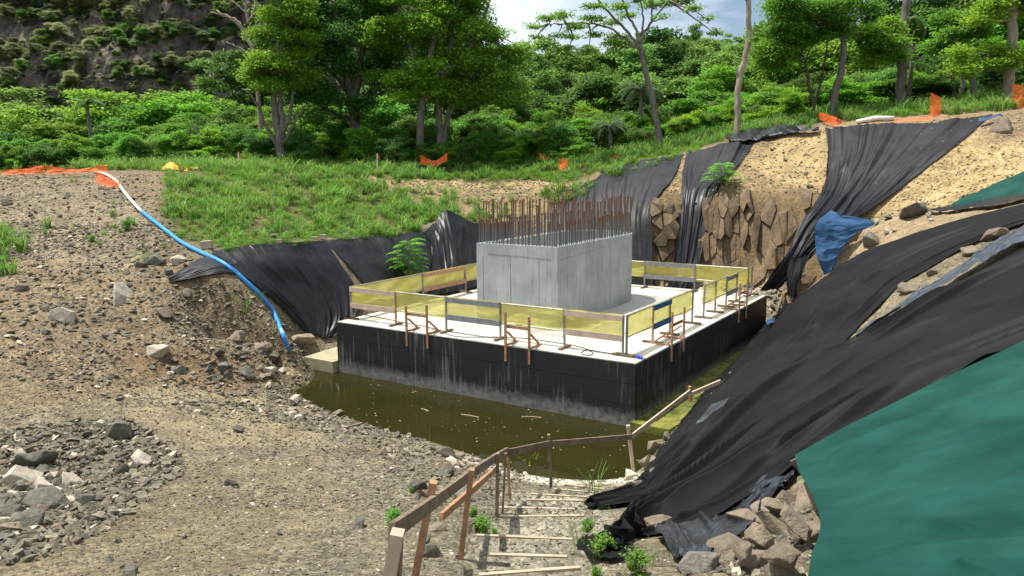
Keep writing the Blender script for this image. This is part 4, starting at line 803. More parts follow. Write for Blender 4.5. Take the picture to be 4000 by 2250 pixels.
# ---------------------------------------------------------------- rocks
import bmesh
def hullbm(pts):
    bm = bmesh.new()
    for p_ in pts: bm.verts.new(tuple(p_))
    bmesh.ops.convex_hull(bm, input=bm.verts)
    for v in [v for v in bm.verts if not v.link_faces]: bm.verts.remove(v)
    bmesh.ops.dissolve_limit(bm, angle_limit=.09, verts=bm.verts, edges=bm.edges); return bm
def rockmesh(name, seed, sub, mat_, flat=.6, cuts=9):
    r_ = np.random.default_rng(seed); n_ = {1: 9, 2: 12, 3: 15}[sub]; p_ = r_.normal(size=(n_, 3)); p_ /= (np.abs(p_) ** 3.2).sum(1, keepdims=True) ** (1 / 3.2)
    p_ = p_ * r_.uniform(.75, 1.05, (n_, 1)) * np.array((1, r_.uniform(.6, .85), flat)); bm = hullbm(p_)
    if sub == 3:
        bmesh.ops.bevel(bm, geom=bm.edges[:], offset=.035, segments=1, affect='EDGES'); bmesh.ops.triangulate(bm, faces=bm.faces)
        bmesh.ops.subdivide_edges(bm, edges=[e for e in bm.edges if e.calc_length() > .25], cuts=2, use_grid_fill=True)
        bmesh.ops.triangulate(bm, faces=bm.faces)
        for v in bm.verts:
            c_ = v.co; k_ = float(fbm(np.array(c_.x * 3 + c_.z * 2 + seed), np.array(c_.y * 3 - c_.z * 2), seed, 3)); v.co += c_.normalized() * k_ * .07
    me = bpy.data.meshes.new(name); bm.to_mesh(me); bm.free(); me.materials.append(mat_); return me
RK = {}
for kx, mt in (('basalt', 'basalt'), ('brown', 'brown_rock'), ('pale', 'pale_rock')):
    RK[kx] = [rockmesh('rock', 10 + i * 3 + len(kx), 3, M[mt], .5 + .1 * (i % 4)) for i in range(6)]
RS = {}
for kx, mt in (('basalt', 'basalt'), ('brown', 'brown_rock'), ('pale', 'pale_rock')):
    RS[kx] = [rockmesh('stone', 50 + i * 3 + len(kx), 2, M[mt], .45 + .1 * (i % 4)) for i in range(5)]
def rock(px, py, wpx, kind, label, group=None, name='rock', src=RK, sink=.25, hgt=1, rot=None, up=0):
    p = cast(px, py, up=up); D = math.hypot(p[1], p[0], p[2] - CH); s = wpx * D / F / 2
    me = src[kind][rnd.randrange(len(src[kind]))]
    o = inst(name, me, (p[0], p[1], p[2] + s * .5 * (1 - sink * 2)), rot or (rnd.gauss(0, .3), rnd.gauss(0, .3), rnd.random() * 6.28), (s * 1.15, s * 1.15, s * 1.15 * hgt))
    tag(o, label, 'rock', group); return o
G1 = 'rocks at the foot of the green cloth'
for a in ((2045, 1180, 100, 'brown', 'brown rock weighing down the upper left corner of the green cloth', 0), (2045, 1275, 110, 'brown', 'brown angular rock on the left edge of the green cloth', 0), (1880, 1322, 90, 'brown', 'brown blocky rock leaning on the dark crumpled plastic', 0),
          (1960, 1340, 105, 'brown', 'tall flat faced brown rock in the middle of the heap by the green cloth', 0), (1925, 1290, 85, 'brown', 'brown rock at the top of the heap below the crumpled plastic', 0), (2030, 1358, 105, 'brown', 'pointed rock lying against the lower left edge of the green cloth', 0),
          (1830, 1400, 110, 'brown', 'large angular rock at the bottom of the heap below the crumpled plastic', 0), (1905, 1420, 110, 'brown', 'broad rock near the bottom edge, left of the green cloth', 0), (1760, 1435, 95, 'basalt', 'low grey rock at the bottom edge beside the weeds', 0), (1990, 1440, 120, 'brown', 'flat brown rock at the bottom edge touching the green cloth', 0),
          (1955, 1285, 80, 'brown', 'brown rock stacked high in the heap beside the green cloth', .22), (2000, 1325, 84, 'brown', 'angular brown rock stacked against the edge of the green cloth', .25), (1915, 1360, 80, 'brown', 'brown rock perched on the middle of the heap', .2), (1870, 1395, 70, 'brown', 'brown rock perched over the large angular one at the bottom', .18), (1960, 1410, 86, 'brown', 'brown rock stacked near the bottom edge left of the green cloth', .2),
          (1985, 1270, 60, 'brown', 'small brown rock wedged between the plastic and the green cloth', 0), (1660, 1335, 90, 'brown', 'brown rock half under the black sheet beside the lower weeds', 0), (1560, 1312, 42, 'brown', 'small tan rock standing on the black flap beside the steps', 0), (1600, 1238, 66, 'basalt', 'dark rough rock resting on the hem of the black sheet at the lower steps', .05),
          (1590, 1205, 50, 'pale', 'white crusted stone at the water edge below the handrail post', 0), (1940, 1390, 50, 'brown', 'small brown rock in the gap of the heap by the green cloth', 0), (1850, 1355, 50, 'brown', 'small wedge of brown rock beside the crumpled plastic', 0)):
    rock(*a[:5], G1, up=a[5], hgt=1.0)
for a in ((895, 1326, 62, 'basalt', 'flat dark block alone on the gravel floor left of the handrail'), (1090, 1400, 70, 'basalt', 'tilted dark slab of rock between the handrail posts'), (1062, 1372, 50, 'basalt', 'dark rock behind the leaning handrail post'), (1050, 1235, 56, 'basalt', 'dark angular rock behind the handrail board'), (1245, 1190, 0, 'basalt', ''),
          (1120, 1195, 60, 'basalt', 'dark boulder on the shore left of the handrail'), (1125, 1150, 54, 'basalt', 'long dark rock by the white crust on the shore'), (1168, 1258, 66, 'basalt', 'grey slab leaning behind the handrail'), (1100, 1335, 48, 'brown', 'brown rock at the foot of the handrail post beside the weeds'), (1105, 1108, 34, 'basalt', 'small grey rock at the water edge'),
          (600, 1085, 34, 'basalt', 'single grey stone on the sandy patch of the gravel floor'), (580, 1222, 38, 'basalt', 'flat grey stone lying on the open gravel'), (160, 805, 58, 'pale', 'white rock on the brown slope at the left'), (300, 755, 76, 'pale', 'pale slab of rock sticking out of the brown slope'), (398, 892, 58, 'pale', 'pale square rock standing on the slope near the pit'),
          (415, 795, 44, 'brown', 'brown rock in the middle of the slope above the pale square one'), (55, 730, 30, 'brown', 'small brown rock at the left of the slope'), (450, 660, 44, 'pale', 'tan boulder beside the black tail of sheet'), (390, 662, 42, 'basalt', 'dark rock in the cluster left of the black tail'), (355, 672, 34, 'basalt', 'leftmost dark rock of the cluster under the grass tuft'), (425, 690, 32, 'basalt', 'lowest dark rock of the cluster at the tip of the black tail'),
          (470, 740, 28, 'basalt', 'round dark stone on the dirt mound under the black tail'), (300, 1100, 80, 'basalt', 'large flat dark slab at the top of the stone heap'), (330, 1448, 44, 'basalt', 'dark rock at the bottom edge of the gravel floor'), (645, 1105, 20, 'basalt', ''), (60, 1215, 80, 'pale', 'big white stone in the heap at the left'), (110, 1240, 70, 'pale', 'yellowish pale stone in front of the big white stone'), (185, 1222, 60, 'pale', 'white stone on the right of the two pale ones in the heap'),
          (355, 1165, 60, 'pale', 'pale speckled stone at the right end of the heap'), (130, 1280, 90, 'basalt', 'large brown grey block at the front of the stone heap'), (215, 1270, 66, 'basalt', 'dark block at the right front of the stone heap'), (20, 1300, 90, 'basalt', 'large grey boulder cut by the left edge of the picture'), (65, 1330, 70, 'basalt', 'bluish grey boulder beside the one at the left edge'), (90, 1175, 80, 'basalt', 'dark capped stone at the upper left of the heap'),
          (600, 855, 46, 'brown', 'brown rock ledge low on the dirt mound'), (545, 890, 40, 'basalt', 'dark rock on the slope below the dirt mound'), (690, 905, 40, 'basalt', 'dark rock at the foot of the bank beside the hose'), (655, 880, 50, 'brown', 'brown rock jutting from the bank above the hose end'), (760, 860, 60, 'brown', 'brown boulder under the black sheet above the footing block'), (560, 930, 46, 'basalt', 'flat dark rock above the shore on the left'), (620, 945, 44, 'basalt', 'dark flat rock just above the waterline on the left'), (675, 940, 40, 'pale', 'pale rock at the waterline left of the hose'),
          (690, 598, 28, 'basalt', 'dark stone at the foot of the grass slope, left of two'), (718, 588, 22, 'basalt', 'upright dark stone at the foot of the grass slope'), (2295, 545, 76, 'basalt', 'large flat grey rock on the ledge above the black sheet'), (2200, 615, 70, 'basalt', 'smooth grey rock on the ledge beside the blue cloth'), (2440, 640, 50, 'brown', 'brown rock showing in the gap between the two black sheets'), (2500, 600, 56, 'brown', 'rock in the upper part of the gap between the black sheets'), (2280, 735, 50, 'brown', 'tan rock at the lower end of the gap between the black sheets'), (2345, 690, 34, 'brown', 'small brown rock midway along the gap between the black sheets'),
          (2520, 330, 50, 'brown', 'brown boulder high on the crest at the right edge')):
    if a[4]: rock(*a)
KW = {'basalt': 'dark grey', 'brown': 'brown', 'pale': 'pale'}
GH = 'stones heaped on the left of the gravel floor'
hp_ = [(0, 1110), (200, 1075), (320, 1080), (400, 1110), (420, 1170), (350, 1250), (250, 1300), (120, 1340), (0, 1400)]
cnt = 0
while cnt < 135:
    px, py = rnd.uniform(-60, 420), rnd.uniform(1075, 1400)
    if not inpoly(np.array(px), np.array(py), hp_) and rnd.random() < .97: continue
    rock(px, py, rnd.choice((16, 20, 24, 28, 34, 42)) * (.7 + .5 * (py - 1075) / 300), (kd := rnd.choice(('basalt',) * 6 + ('brown', 'pale'))), KW[kd] + ' angular stone in the heap on the left of the gravel floor', KW[kd] + ' ' + GH, 'stone', RS, .15); cnt += 1
for poly, k_, wmin, wmax, lb_ in (([(0, 460), (380, 460), (440, 640), (560, 700), (740, 900), (620, 960), (0, 960)], 34, 12, 26, 'loose broken stone on the brown slope left of the hose'), ([(640, 960), (760, 1010), (1150, 1140), (1300, 1190), (1240, 1230), (950, 1140), (600, 1000)], 34, 14, 36, 'loose broken stone on the near shore of the pond'), ([(420, 880), (740, 900), (700, 950), (420, 960)], 16, 16, 36, 'loose broken stone at the foot of the dirt mound'),
                          ([(1040, 1180), (1230, 1190), (1240, 1290), (1130, 1300), (1020, 1240)], 16, 14, 36, 'loose broken stone behind the timber handrail'), ([(0, 1400), (250, 1300), (600, 1150), (1000, 1230), (1140, 1420), (1100, 1449), (0, 1449)], 20, 12, 26, 'loose stone on the open gravel in the foreground'), ([(1690, 1400), (2020, 1370), (2030, 1449), (1690, 1449)], 16, 20, 44, 'loose stone among the large rocks at the bottom right'),
                          ([(2180, 560), (2420, 515), (2560, 500), (2300, 575), (2150, 625)], 16, 12, 24, 'loose stone on the ledge above the long black sheet'), ([(1700, 400), (1900, 370), (2060, 350), (2060, 480), (1850, 480), (1790, 480)], 10, 10, 18, 'loose stone on the cut above the rock face'), ([(1932, 722), (1968, 728), (1958, 768), (1934, 790)], 8, 12, 20, 'loose stone behind the right corner of the foundation')):
    c_ = 0; xs = [q[0] for q in poly]; ys = [q[1] for q in poly]
    while c_ < k_:
        px, py = rnd.uniform(min(xs), max(xs)), rnd.uniform(min(ys), max(ys))
        if not inpoly(np.array(px), np.array(py), poly): continue
        rock(px, py, wmin + (wmax - wmin) * rnd.random() ** 2, (kd := rnd.choice(('basalt', 'basalt', 'brown', 'brown', 'pale'))), KW[kd] + ' ' + lb_, KW[kd] + ' ' + lb_.replace('stone ', 'stones ', 1), 'stone', RS, .2); c_ += 1
# rock faces made of jointed blocks
def blockmesh(seed):
    r_ = random.Random(seed); pts = []
    for sx_, sy in ((-.42, .5), (.42, .5), (.5, .1), (-.5, .1), (-.36, -.3), (.36, -.3), (r_.uniform(-.2, .2), -.5)):
        for z_ in (-.5, .5):
            pts.append((sx_ * r_.uniform(.86, 1.04), sy * r_.uniform(.8, 1.1), z_ * r_.uniform(.84, 1.05)))
    bm = hullbm(pts); bmesh.ops.bevel(bm, geom=bm.edges[:], offset=.022, segments=1, affect='EDGES'); me = bpy.data.meshes.new('stone'); bm.to_mesh(me); bm.free(); me.materials.append(M['face_rock']); return me
M['face_rock'] = mat('face_rock', (.085, .06, .036), (.23, .165, .095), 1.0, .85, 1.0, 3.5, (1.4, 1.4, .6), lo=.3, hi=.7, islands=.16, bdist=.12)
BMs = [blockmesh(i) for i in range(14)]
def clip(poly, nx_, ny_, c):
    out = []
    for i in range(len(poly)):
        p_, q = poly[i], poly[(i + 1) % len(poly)]; a, b_ = p_[0] * nx_ + p_[1] * ny_ - c, q[0] * nx_ + q[1] * ny_ - c
        if a <= 0: out.append(p_)
        if a * b_ < 0: t_ = a / (a - b_); out.append((p_[0] + (q[0] - p_[0]) * t_, p_[1] + (q[1] - p_[1]) * t_))
    return out
def face(label, poly, sx_, sy, org, proud=.3, jit=.46):
    root = thing('rock_face', label, 'rock face', tuple(cast(*org)), kind='structure')
    xs = [q[0] for q in poly]; ys = [q[1] for q in poly]; sites = []
    for j in range(int((max(ys) - min(ys)) / sy) + 3):
        for i in range(int((max(xs) - min(xs)) / sx_) + 3):
            if rnd.random() < .30: continue
            sites.append((min(xs) / sx_ - 1 + i + rnd.uniform(-jit, jit) + .5 * (j % 2), min(ys) / sy - 1 + j + rnd.uniform(-jit, jit)))
    n_ = 0
    for k_, (cx_, cy_) in enumerate(sites):
        if not inpoly(np.array(cx_ * sx_), np.array(cy_ * sy), poly): continue
        pg_ = [(cx_ - 1.6, cy_ - 1.6), (cx_ + 1.6, cy_ - 1.6), (cx_ + 1.6, cy_ + 1.6), (cx_ - 1.6, cy_ + 1.6)]
        for m_, (ox, oy) in enumerate(sites):
            if m_ == k_ or abs(ox - cx_) > 3 or abs(oy - cy_) > 3: continue
            nx_, ny_ = ox - cx_, oy - cy_; pg_ = clip(pg_, nx_, ny_, nx_ * (ox + cx_) / 2 + ny_ * (oy + cy_) / 2)
            if len(pg_) < 3: break
        if len(pg_) < 3: continue
        mx_ = sum(q[0] for q in pg_) / len(pg_); my_ = sum(q[1] for q in pg_) / len(pg_)
        def sh(f_): return [((mx_ + (q[0] - mx_) * f_) * sx_, (my_ + (q[1] - my_) * f_) * sy) for q in pg_]
        c0 = cast(mx_ * sx_, my_ * sy); W0 = [cast(*q) for q in sh(1.0)]
        if max(abs(w[1] - c0[1]) for w in W0) > 2.6 or max(np.linalg.norm(w - c0) for w in W0) > 1.25: continue
        ZZ = GS; gxx = float(hf(c0[0] + .5, c0[1], ZZ) - hf(c0[0] - .5, c0[1], ZZ)); gyy = float(hf(c0[0], c0[1] + .5, ZZ) - hf(c0[0], c0[1] - .5, ZZ)); nn = np.array((-gxx, -gyy - .3, .15)); nn /= np.linalg.norm(nn)
        d_ = proud * .9 * rnd.random() ** 1.5 + .05 + .32 * float(fbm(np.array(mx_ * sx_ / 55.), np.array(my_ * sy / 110.), 5, 2)); tx, ty = rnd.gauss(0, .10), rnd.gauss(0, .09); kk_ = len(pg_)
        Vv = []; r1 = [w for w in W0]; r2_ = [cast(*q) for q in sh(rnd.uniform(.88, .97))]
        for w in r1: Vv.append(w - nn * .5)
        for w, q in zip(r1, pg_): Vv.append(w + nn * (d_ - .05 + tx * (q[0] - mx_) + ty * (q[1] - my_)))
        for w, q in zip(r2_, pg_): Vv.append(w + nn * (d_ + .03 + tx * (q[0] - mx_) + ty * (q[1] - my_) + rnd.gauss(0, .015)))
        Vv.append(c0 + nn * (d_ + .05)); Ff = []
        for i in range(kk_):
            j = (i + 1) % kk_; Ff += [(i, j, kk_ + j, kk_ + i)[::-1], (kk_ + i, kk_ + j, 2 * kk_ + j, 2 * kk_ + i)[::-1], (2 * kk_ + i, 2 * kk_ + j, 3 * kk_)[::-1]]
        o_ = obj('stone', Vv, Ff, M['face_rock'], root); n_ += 1
    if not n_: bpy.data.objects.remove(root)
    return n_
nb_ = face('brown columnar rock face behind the foundation, between the hanging sheets', [(1765, 520), (1830, 495), (1950, 490), (2040, 490), (2035, 540), (1990, 620), (1950, 700), (1850, 715), (1760, 715)], 17, 46, (1850, 700))
nb_ += face('blocky stone outcrop between the two hanging black sheets', [(1640, 515), (1715, 505), (1710, 560), (1690, 720), (1645, 720)], 22, 26, (1670, 715))
nb_ += face('brown rock corner under the blue cloth', [(2030, 590), (2058, 590), (2072, 680), (2050, 700), (1992, 755), (1960, 780), (1935, 800), (1935, 745), (1990, 745)], 24, 36, (2040, 720))
for a in ((1652, 1128, 46, 'brown', 'tallest dark rock block at the water edge below the near black sheet'), (1684, 1104, 40, 'basalt', 'dark block beside the mossy ledge at the end of the black sheet'), (1632, 1172, 44, 'brown', 'brown rock block standing at the water edge right of the last handrail post'), (1650, 1196, 36, 'basalt', 'low dark rock under the hem of the near black sheet at the water')): rock(*a, hgt=1.5)
print('blocks', nb_)

# ---------------------------------------------------------------- instanced stuff
def scatter(name, pts, rots, scls, ids, srcs):
    me = bpy.data.meshes.new(name); n = len(pts); me.vertices.add(n); me.vertices.foreach_set('co', np.asarray(pts, np.float32).ravel())
    a = me.attributes.new('rt', 'FLOAT_VECTOR', 'POINT'); a.data.foreach_set('vector', np.asarray(rots, np.float32).ravel())
    a = me.attributes.new('sl', 'FLOAT_VECTOR', 'POINT'); a.data.foreach_set('vector', np.asarray(scls, np.float32).ravel())
    a = me.attributes.new('id', 'INT', 'POINT'); a.data.foreach_set('value', np.asarray(ids, np.int32))
    o = bpy.data.objects.new(name, me); COL.objects.link(o); tag(o, kind='stuff')
    ng = bpy.data.node_groups.new(name, 'GeometryNodeTree'); ng.interface.new_socket('Geometry', in_out='INPUT', socket_type='NodeSocketGeometry'); ng.interface.new_socket('Geometry', in_out='OUTPUT', socket_type='NodeSocketGeometry')
    gi, go = ng.nodes.new('NodeGroupInput'), ng.nodes.new('NodeGroupOutput'); jn = ng.nodes.new('GeometryNodeJoinGeometry'); K = ng.links.new
    def na(nm, dt): q = ng.nodes.new('GeometryNodeInputNamedAttribute'); q.data_type = dt; q.inputs['Name'].default_value = nm; return [s for s in q.outputs if s.enabled and s.name == 'Attribute'][0]
    rt, slc, idn = na('rt', 'FLOAT_VECTOR'), na('sl', 'FLOAT_VECTOR'), na('id', 'INT')
    er = ng.nodes.new('FunctionNodeEulerToRotation'); K(rt, er.inputs[0])
    for k_, s_ in enumerate(srcs):
        so_ = bpy.data.objects.new(name + '_source', s_)
        oi = ng.nodes.new('GeometryNodeObjectInfo'); oi.inputs['Object'].default_value = so_; oi.inputs['As Instance'].default_value = True
        cmp = ng.nodes.new('FunctionNodeCompare'); cmp.data_type = 'INT'; cmp.operation = 'EQUAL'; K(idn, cmp.inputs[2]); cmp.inputs[3].default_value = k_
        ip = ng.nodes.new('GeometryNodeInstanceOnPoints'); K(gi.outputs[0], ip.inputs['Points']); K(cmp.outputs[0], ip.inputs['Selection']); K(oi.outputs['Geometry'], ip.inputs['Instance']); K(er.outputs[0], ip.inputs['Rotation']); K(slc, ip.inputs['Scale']); K(ip.outputs[0], jn.inputs[0])
    K(jn.outputs[0], go.inputs[0]); md = o.modifiers.new('scatter', 'NODES'); md.node_group = ng
    return o
# pebbles: real chips over the gravel, thinner with distance
peb = [rockmesh('chip', 90 + i, 1, M[k_], .5, 5) for i, k_ in enumerate(('gravel', 'gravel', 'gravel', 'basalt', 'brown_rock', 'pale_rock'))]
def sample(n, x0, x1, y0, y1, fn):
    x, y = rng.uniform(x0, x1, n), rng.uniform(y0, y1, n); z = hf(x, y); px, py = proj(x, y, z); k_ = fn(x, y, z, px, py); return x[k_], y[k_], z[k_]
def onslab(x, y): a, b_ = toS(x, y); return (a > -.1) & (a < LA + .1) & (b_ > -.1) & (b_ < LB + .1)
inv = lambda px: (px > -60) & (px < 2640)
P_GRAV = [(-100, 440), (400, 440), (440, 560), (470, 640), (560, 700), (640, 720), (800, 900), (760, 1000), (1300, 1190), (1600, 1205), (1480, 1280), (1560, 1330), (1700, 1400), (2040, 1330), (2040, 1600), (-100, 1600)]
XS = []
for n_, y0, y1, s0, s1 in ((34000, 6, 13, .010, .034), (38000, 12, 22, .015, .055), (30000, 20, 34, .025, .13), (16000, 30, 46, .03, .13)):
    x, y, z = sample(n_, -y1 * .72, min(y1 * .35, 5), y0, y1, lambda x, y, z, px, py: inpoly(px, py, P_GRAV) & (z > .04) & ~onslab(x, y) & (rng.random(len(x)) < .35 + .65 * vn(x / 1.5, y / 1.5, 77)))
    s = s0 + (s1 - s0) * rng.random(len(x)) ** 2.5; XS.append((x, y, z, s))
P_R = [(1640, 400), (2060, 330), (2060, 490), (1640, 520)]
x, y, z = sample(14000, 5, 20, 30, 46, lambda x, y, z, px, py: (inpoly(px, py, P_R) | inpoly(px, py, [(2080, 560), (2576, 490), (2576, 440), (2130, 560)]) | inpoly(px, py, [(2420, 320), (2576, 280), (2576, 350)])) & (rng.random(len(x)) < .25)); XS.append((x, y, z, .02 + .09 * rng.random(len(x)) ** 2.5))
x, y, z = sample(6000, 2, 14, 30, 42, lambda x, y, z, px, py: (px > 1590) & (py > 690) & ~onslab(x, y)); XS.append((x, y, z, .04 + .14 * rng.random(len(x)) ** 2.5))
x, y, z = sample(5000, 3, 8, 17, 27, lambda x, y, z, px, py: inpoly(px, py, [(1640, 1100), (1720, 1040), (1860, 890), (1850, 930), (1700, 1110), (1660, 1170)]) & ~onslab(x, y)); XS.append((x, y, z, .015 + .05 * rng.random(len(x)) ** 2.5))
x, y, z = sample(5000, -6, 6, 40, 53, lambda x, y, z, px, py: inpoly(px, py, [(900, 440), (1450, 455), (1400, 520), (1000, 500)])); XS.append((x, y, z, .03 + .08 * rng.random(len(x)) ** 2.5))
HZ = [(-80, 1090), (200, 1060), (330, 1060), (430, 1110), (460, 1180), (350, 1270), (220, 1340), (60, 1400), (-80, 1449)]
x, y, z = sample(30000, -14, -3, 8, 19, lambda x, y, z, px, py: inpoly(px + 40 * fbm(x, y, 3), py + 30 * fbm(x, y, 4), HZ) & (rng.random(len(x)) < .5)); XS.append((x, y, z + .03 * rng.random(len(x)), .03 + .11 * rng.random(len(x)) ** 2))
SZ = [(520, 900), (760, 985), (1000, 1090), (1330, 1195), (1260, 1260), (1050, 1240), (900, 1130), (600, 1010), (380, 960)]
x, y, z = sample(30000, -14, 2, 14, 27, lambda x, y, z, px, py: inpoly(px + 40 * fbm(x, y, 3), py + 30 * fbm(x, y, 4), SZ) & (z > -.02) & (rng.random(len(x)) < .45)); XS.append((x, y, z, .025 + .09 * rng.random(len(x)) ** 2.2))
x, y, z = sample(12000, -12, -4, 22, 31, lambda x, y, z, px, py: inpoly(px + 30 * fbm(x, y, 3), py, [(420, 690), (560, 700), (700, 800), (770, 880), (700, 950), (560, 900), (430, 860)]) & (rng.random(len(x)) < .5)); XS.append((x, y, z, .03 + .10 * rng.random(len(x)) ** 2.4))
x, y, z = sample(9000, 2, 5, 5, 9.5, lambda x, y, z, px, py: inpoly(px, py, [(1640, 1380), (2040, 1200), (2040, 1600), (1560, 1600)]) & (rng.random(len(x)) < .5)); XS.append((x, y, z, .02 + .06 * rng.random(len(x)) ** 2))
x, y, z, s = (np.concatenate([q[i] for q in XS]) for i in range(4)); n_ = len(x)
scatter('gravel', np.stack([x, y, z + s * .15], 1), rng.normal(0, .35, (n_, 3)) + np.stack([0 * x, 0 * x, rng.random(n_) * 6], 1), s[:, None] * np.array((1.2, 1, .9)), rng.choice(6, n_, p=(.33, .27, .14, .11, .11, .04)), peb)
M['clod'] = mat('soil_clod', (.25, .19, .11), (.37, .285, .165), 2, .95, islands=.25)
clod = [rockmesh('clod', 120 + i, 1, M['clod'], .6, 5) for i in range(3)]
x, y, z = sample(26000, 4, 24, 26, 47, lambda x, y, z, px, py: inpoly(px, py, [(1560, 420), (1880, 350), (2080, 325), (2560, 285), (2640, 290), (2640, 420), (2380, 525), (2120, 565), (1990, 480), (1640, 515)]) & (rng.random(len(x)) < .25 + .75 * vn(x / 1.2, y / 1.2, 15)) & (z > 3)); n_ = len(x); s = .02 + .08 * rng.random(n_) ** 2.5
scatter('soil_clods', np.stack([x, y, z + s * .1], 1), rng.normal(0, .4, (n_, 3)), s[:, None] * np.array((1.2, 1, .9)), rng.integers(0, 3, n_), clod)
ca, cbb = rng.uniform(.2, LA - .2, 420), rng.uniform(.2, LB - .2, 420); q_ = (rng.random(420) < .25 + .9 * (ca < 4)); ca, cbb = ca[q_], cbb[q_]; n_ = len(ca); s = .012 + .035 * rng.random(n_) ** 3
scatter('slab_crumbs', np.stack([NC.x + dA.x * ca + dB.x * cbb, NC.y + dA.y * ca + dB.y * cbb, 0 * ca + HS + .005], 1), rng.normal(0, .4, (n_, 3)), s[:, None] * np.array((1.3, 1, .6)), rng.choice(6, n_), peb)

# ---------------------------------------------------------------- vegetation
def quads(C_, A, B):   # centre, half axes -> rhombus leaves
    n = len(C_); V = np.empty((n, 4, 3)); V[:, 0] = C_ - A; V[:, 1] = C_ + B; V[:, 2] = C_ + A; V[:, 3] = C_ - B
    return V.reshape(-1, 3), np.arange(n * 4).reshape(n, 4)
def leaves(cent, n_per, spread, size, r_, flat=.45, droop=.3):
    k_ = len(cent); n = k_ * n_per; C_ = np.repeat(cent, n_per, 0) + r_.normal(size=(n, 3)) * np.array((1, 1, flat)) * spread
    a = r_.random(n) * 2 * PI; L_ = size * r_.uniform(.6, 1.3, n); tilt = r_.normal(-droop, .35, n)
    A = np.stack([np.cos(a) * np.cos(tilt), np.sin(a) * np.cos(tilt), np.sin(tilt)], 1) * (L_ / 2)[:, None]
    rl_ = r_.normal(0, .45, n); B = np.stack([-np.sin(a) * np.cos(rl_), np.cos(a) * np.cos(rl_), np.sin(rl_)], 1) * (L_ * .26)[:, None]
    return quads(C_, A, B)
def blobpts(blobs, n, r_, shell=.45, flat=1):
    w = np.array([b_[3] * b_[4] for b_ in blobs]); w = w / w.sum(); k_ = r_.choice(len(blobs), n, p=w); B_ = np.array(blobs)[k_]
    d = r_.normal(size=(n, 3)); d /= np.linalg.norm(d, axis=1, keepdims=True); d[:, 2] = np.where(d[:, 2] < -.35, -d[:, 2], d[:, 2])
    rr = shell + (1 - shell) * r_.random(n) ** .6
    return B_[:, :3] + d * rr[:, None] * np.stack([B_[:, 3], B_[:, 3], B_[:, 4]], 1)
def crownmesh(name, seed, mat_, n=260, per=16, size=.17, nb=9, spread=.28, flat=.4):
    r_ = np.random.default_rng(seed); bl = [(0, 0, .8, .6, .6)]
    for _ in range(nb): a = r_.random() * 6.28; zz_ = r_.uniform(.15, 1.6); q = r_.uniform(.2, .95) * math.sqrt(max(.12, 1 - ((zz_ - .6) / 1.15) ** 2)); bl.append((q * math.cos(a), q * math.sin(a), zz_, r_.uniform(.2, .36), r_.uniform(.14, .26)))
    V, Fc = leaves(blobpts(bl, n, r_), per, spread * .5, size, r_, flat); V[:, 2] = np.maximum(V[:, 2], .02)
    return mesh(name, V, Fc, mat_)
CR = {k_: [crownmesh('crown', 5 + 7 * i + len(k_), M[m_], 620, 16, sz * .82, 24, sp_ * .85) for i in range(3)] for k_, m_, sz, sp_ in (('mid', 'leaf', .11, .22), ('bright', 'leaf_bright', .11, .22), ('dark', 'leaf_dark', .10, .22), ('far', 'leaf_far', .13, .26), ('dry', 'leaf_dry', .12, .26))}
def tallcrown(name, seed, mat_):
    r_ = np.random.default_rng(seed); bl = []
    for _ in range(26): zz_ = r_.uniform(.35, 2.3); a = r_.random() * 6.28; q = r_.uniform(.1, .75) * (1 - .25 * abs(zz_ - 1.3)); bl.append((q * math.cos(a), q * math.sin(a), zz_, r_.uniform(.18, .34), r_.uniform(.1, .2)))
    V, Fc = leaves(blobpts(bl, 620, r_), 16, .085, .095, r_, .4); me = mesh(name, V, Fc, mat_); return me
CR['tall'] = [tallcrown('crown', 81 + i, M['leaf_far']) for i in range(3)]; CR['talldark'] = [tallcrown('crown', 91 + i, M['leaf_dark']) for i in range(3)]
mb = MB()
for a in range(5):
    t_ = a * 1.3; mb.tube([(0, 0, 0), (.05 * math.cos(t_), .05 * math.sin(t_), .35), (.3 * math.cos(t_), .3 * math.sin(t_), .95), (.5 * math.cos(t_), .5 * math.sin(t_), 1.35)], [.05, .038, .022, .008], 6)
stem_me = mesh('trunk', mb.V, mb.F, M['bark'])
def bush(px, py, Y, wpx, hpx, kind, label, group=None, trunk=True, name='tree', lift=0):
    p = P(px, py, Y=Y); x, y = p[0], p[1]; z = float(hf(x, y)); D = Y; r_ = wpx * D / F / 2 / .95; top = P(px, py - hpx, Y=Y)[2]; h = max(top - z, 1.0)
    root = thing(name, label, 'tree' if h > 3 else 'bush', (x, y, z - .1), group)
    c = inst('crown', CR[kind][rnd.randrange(3)], (x, y, z + h * .04), (0, 0, rnd.random() * 6.28), (r_, r_, h / 2.05), root)
    if trunk: inst('trunk', stem_me, (x, y, z - .1), (0, 0, rnd.random() * 6), (r_ * .9, r_ * .9, h / 1.9), root)
    return root
TG = 'leafy trees behind the grass bank'
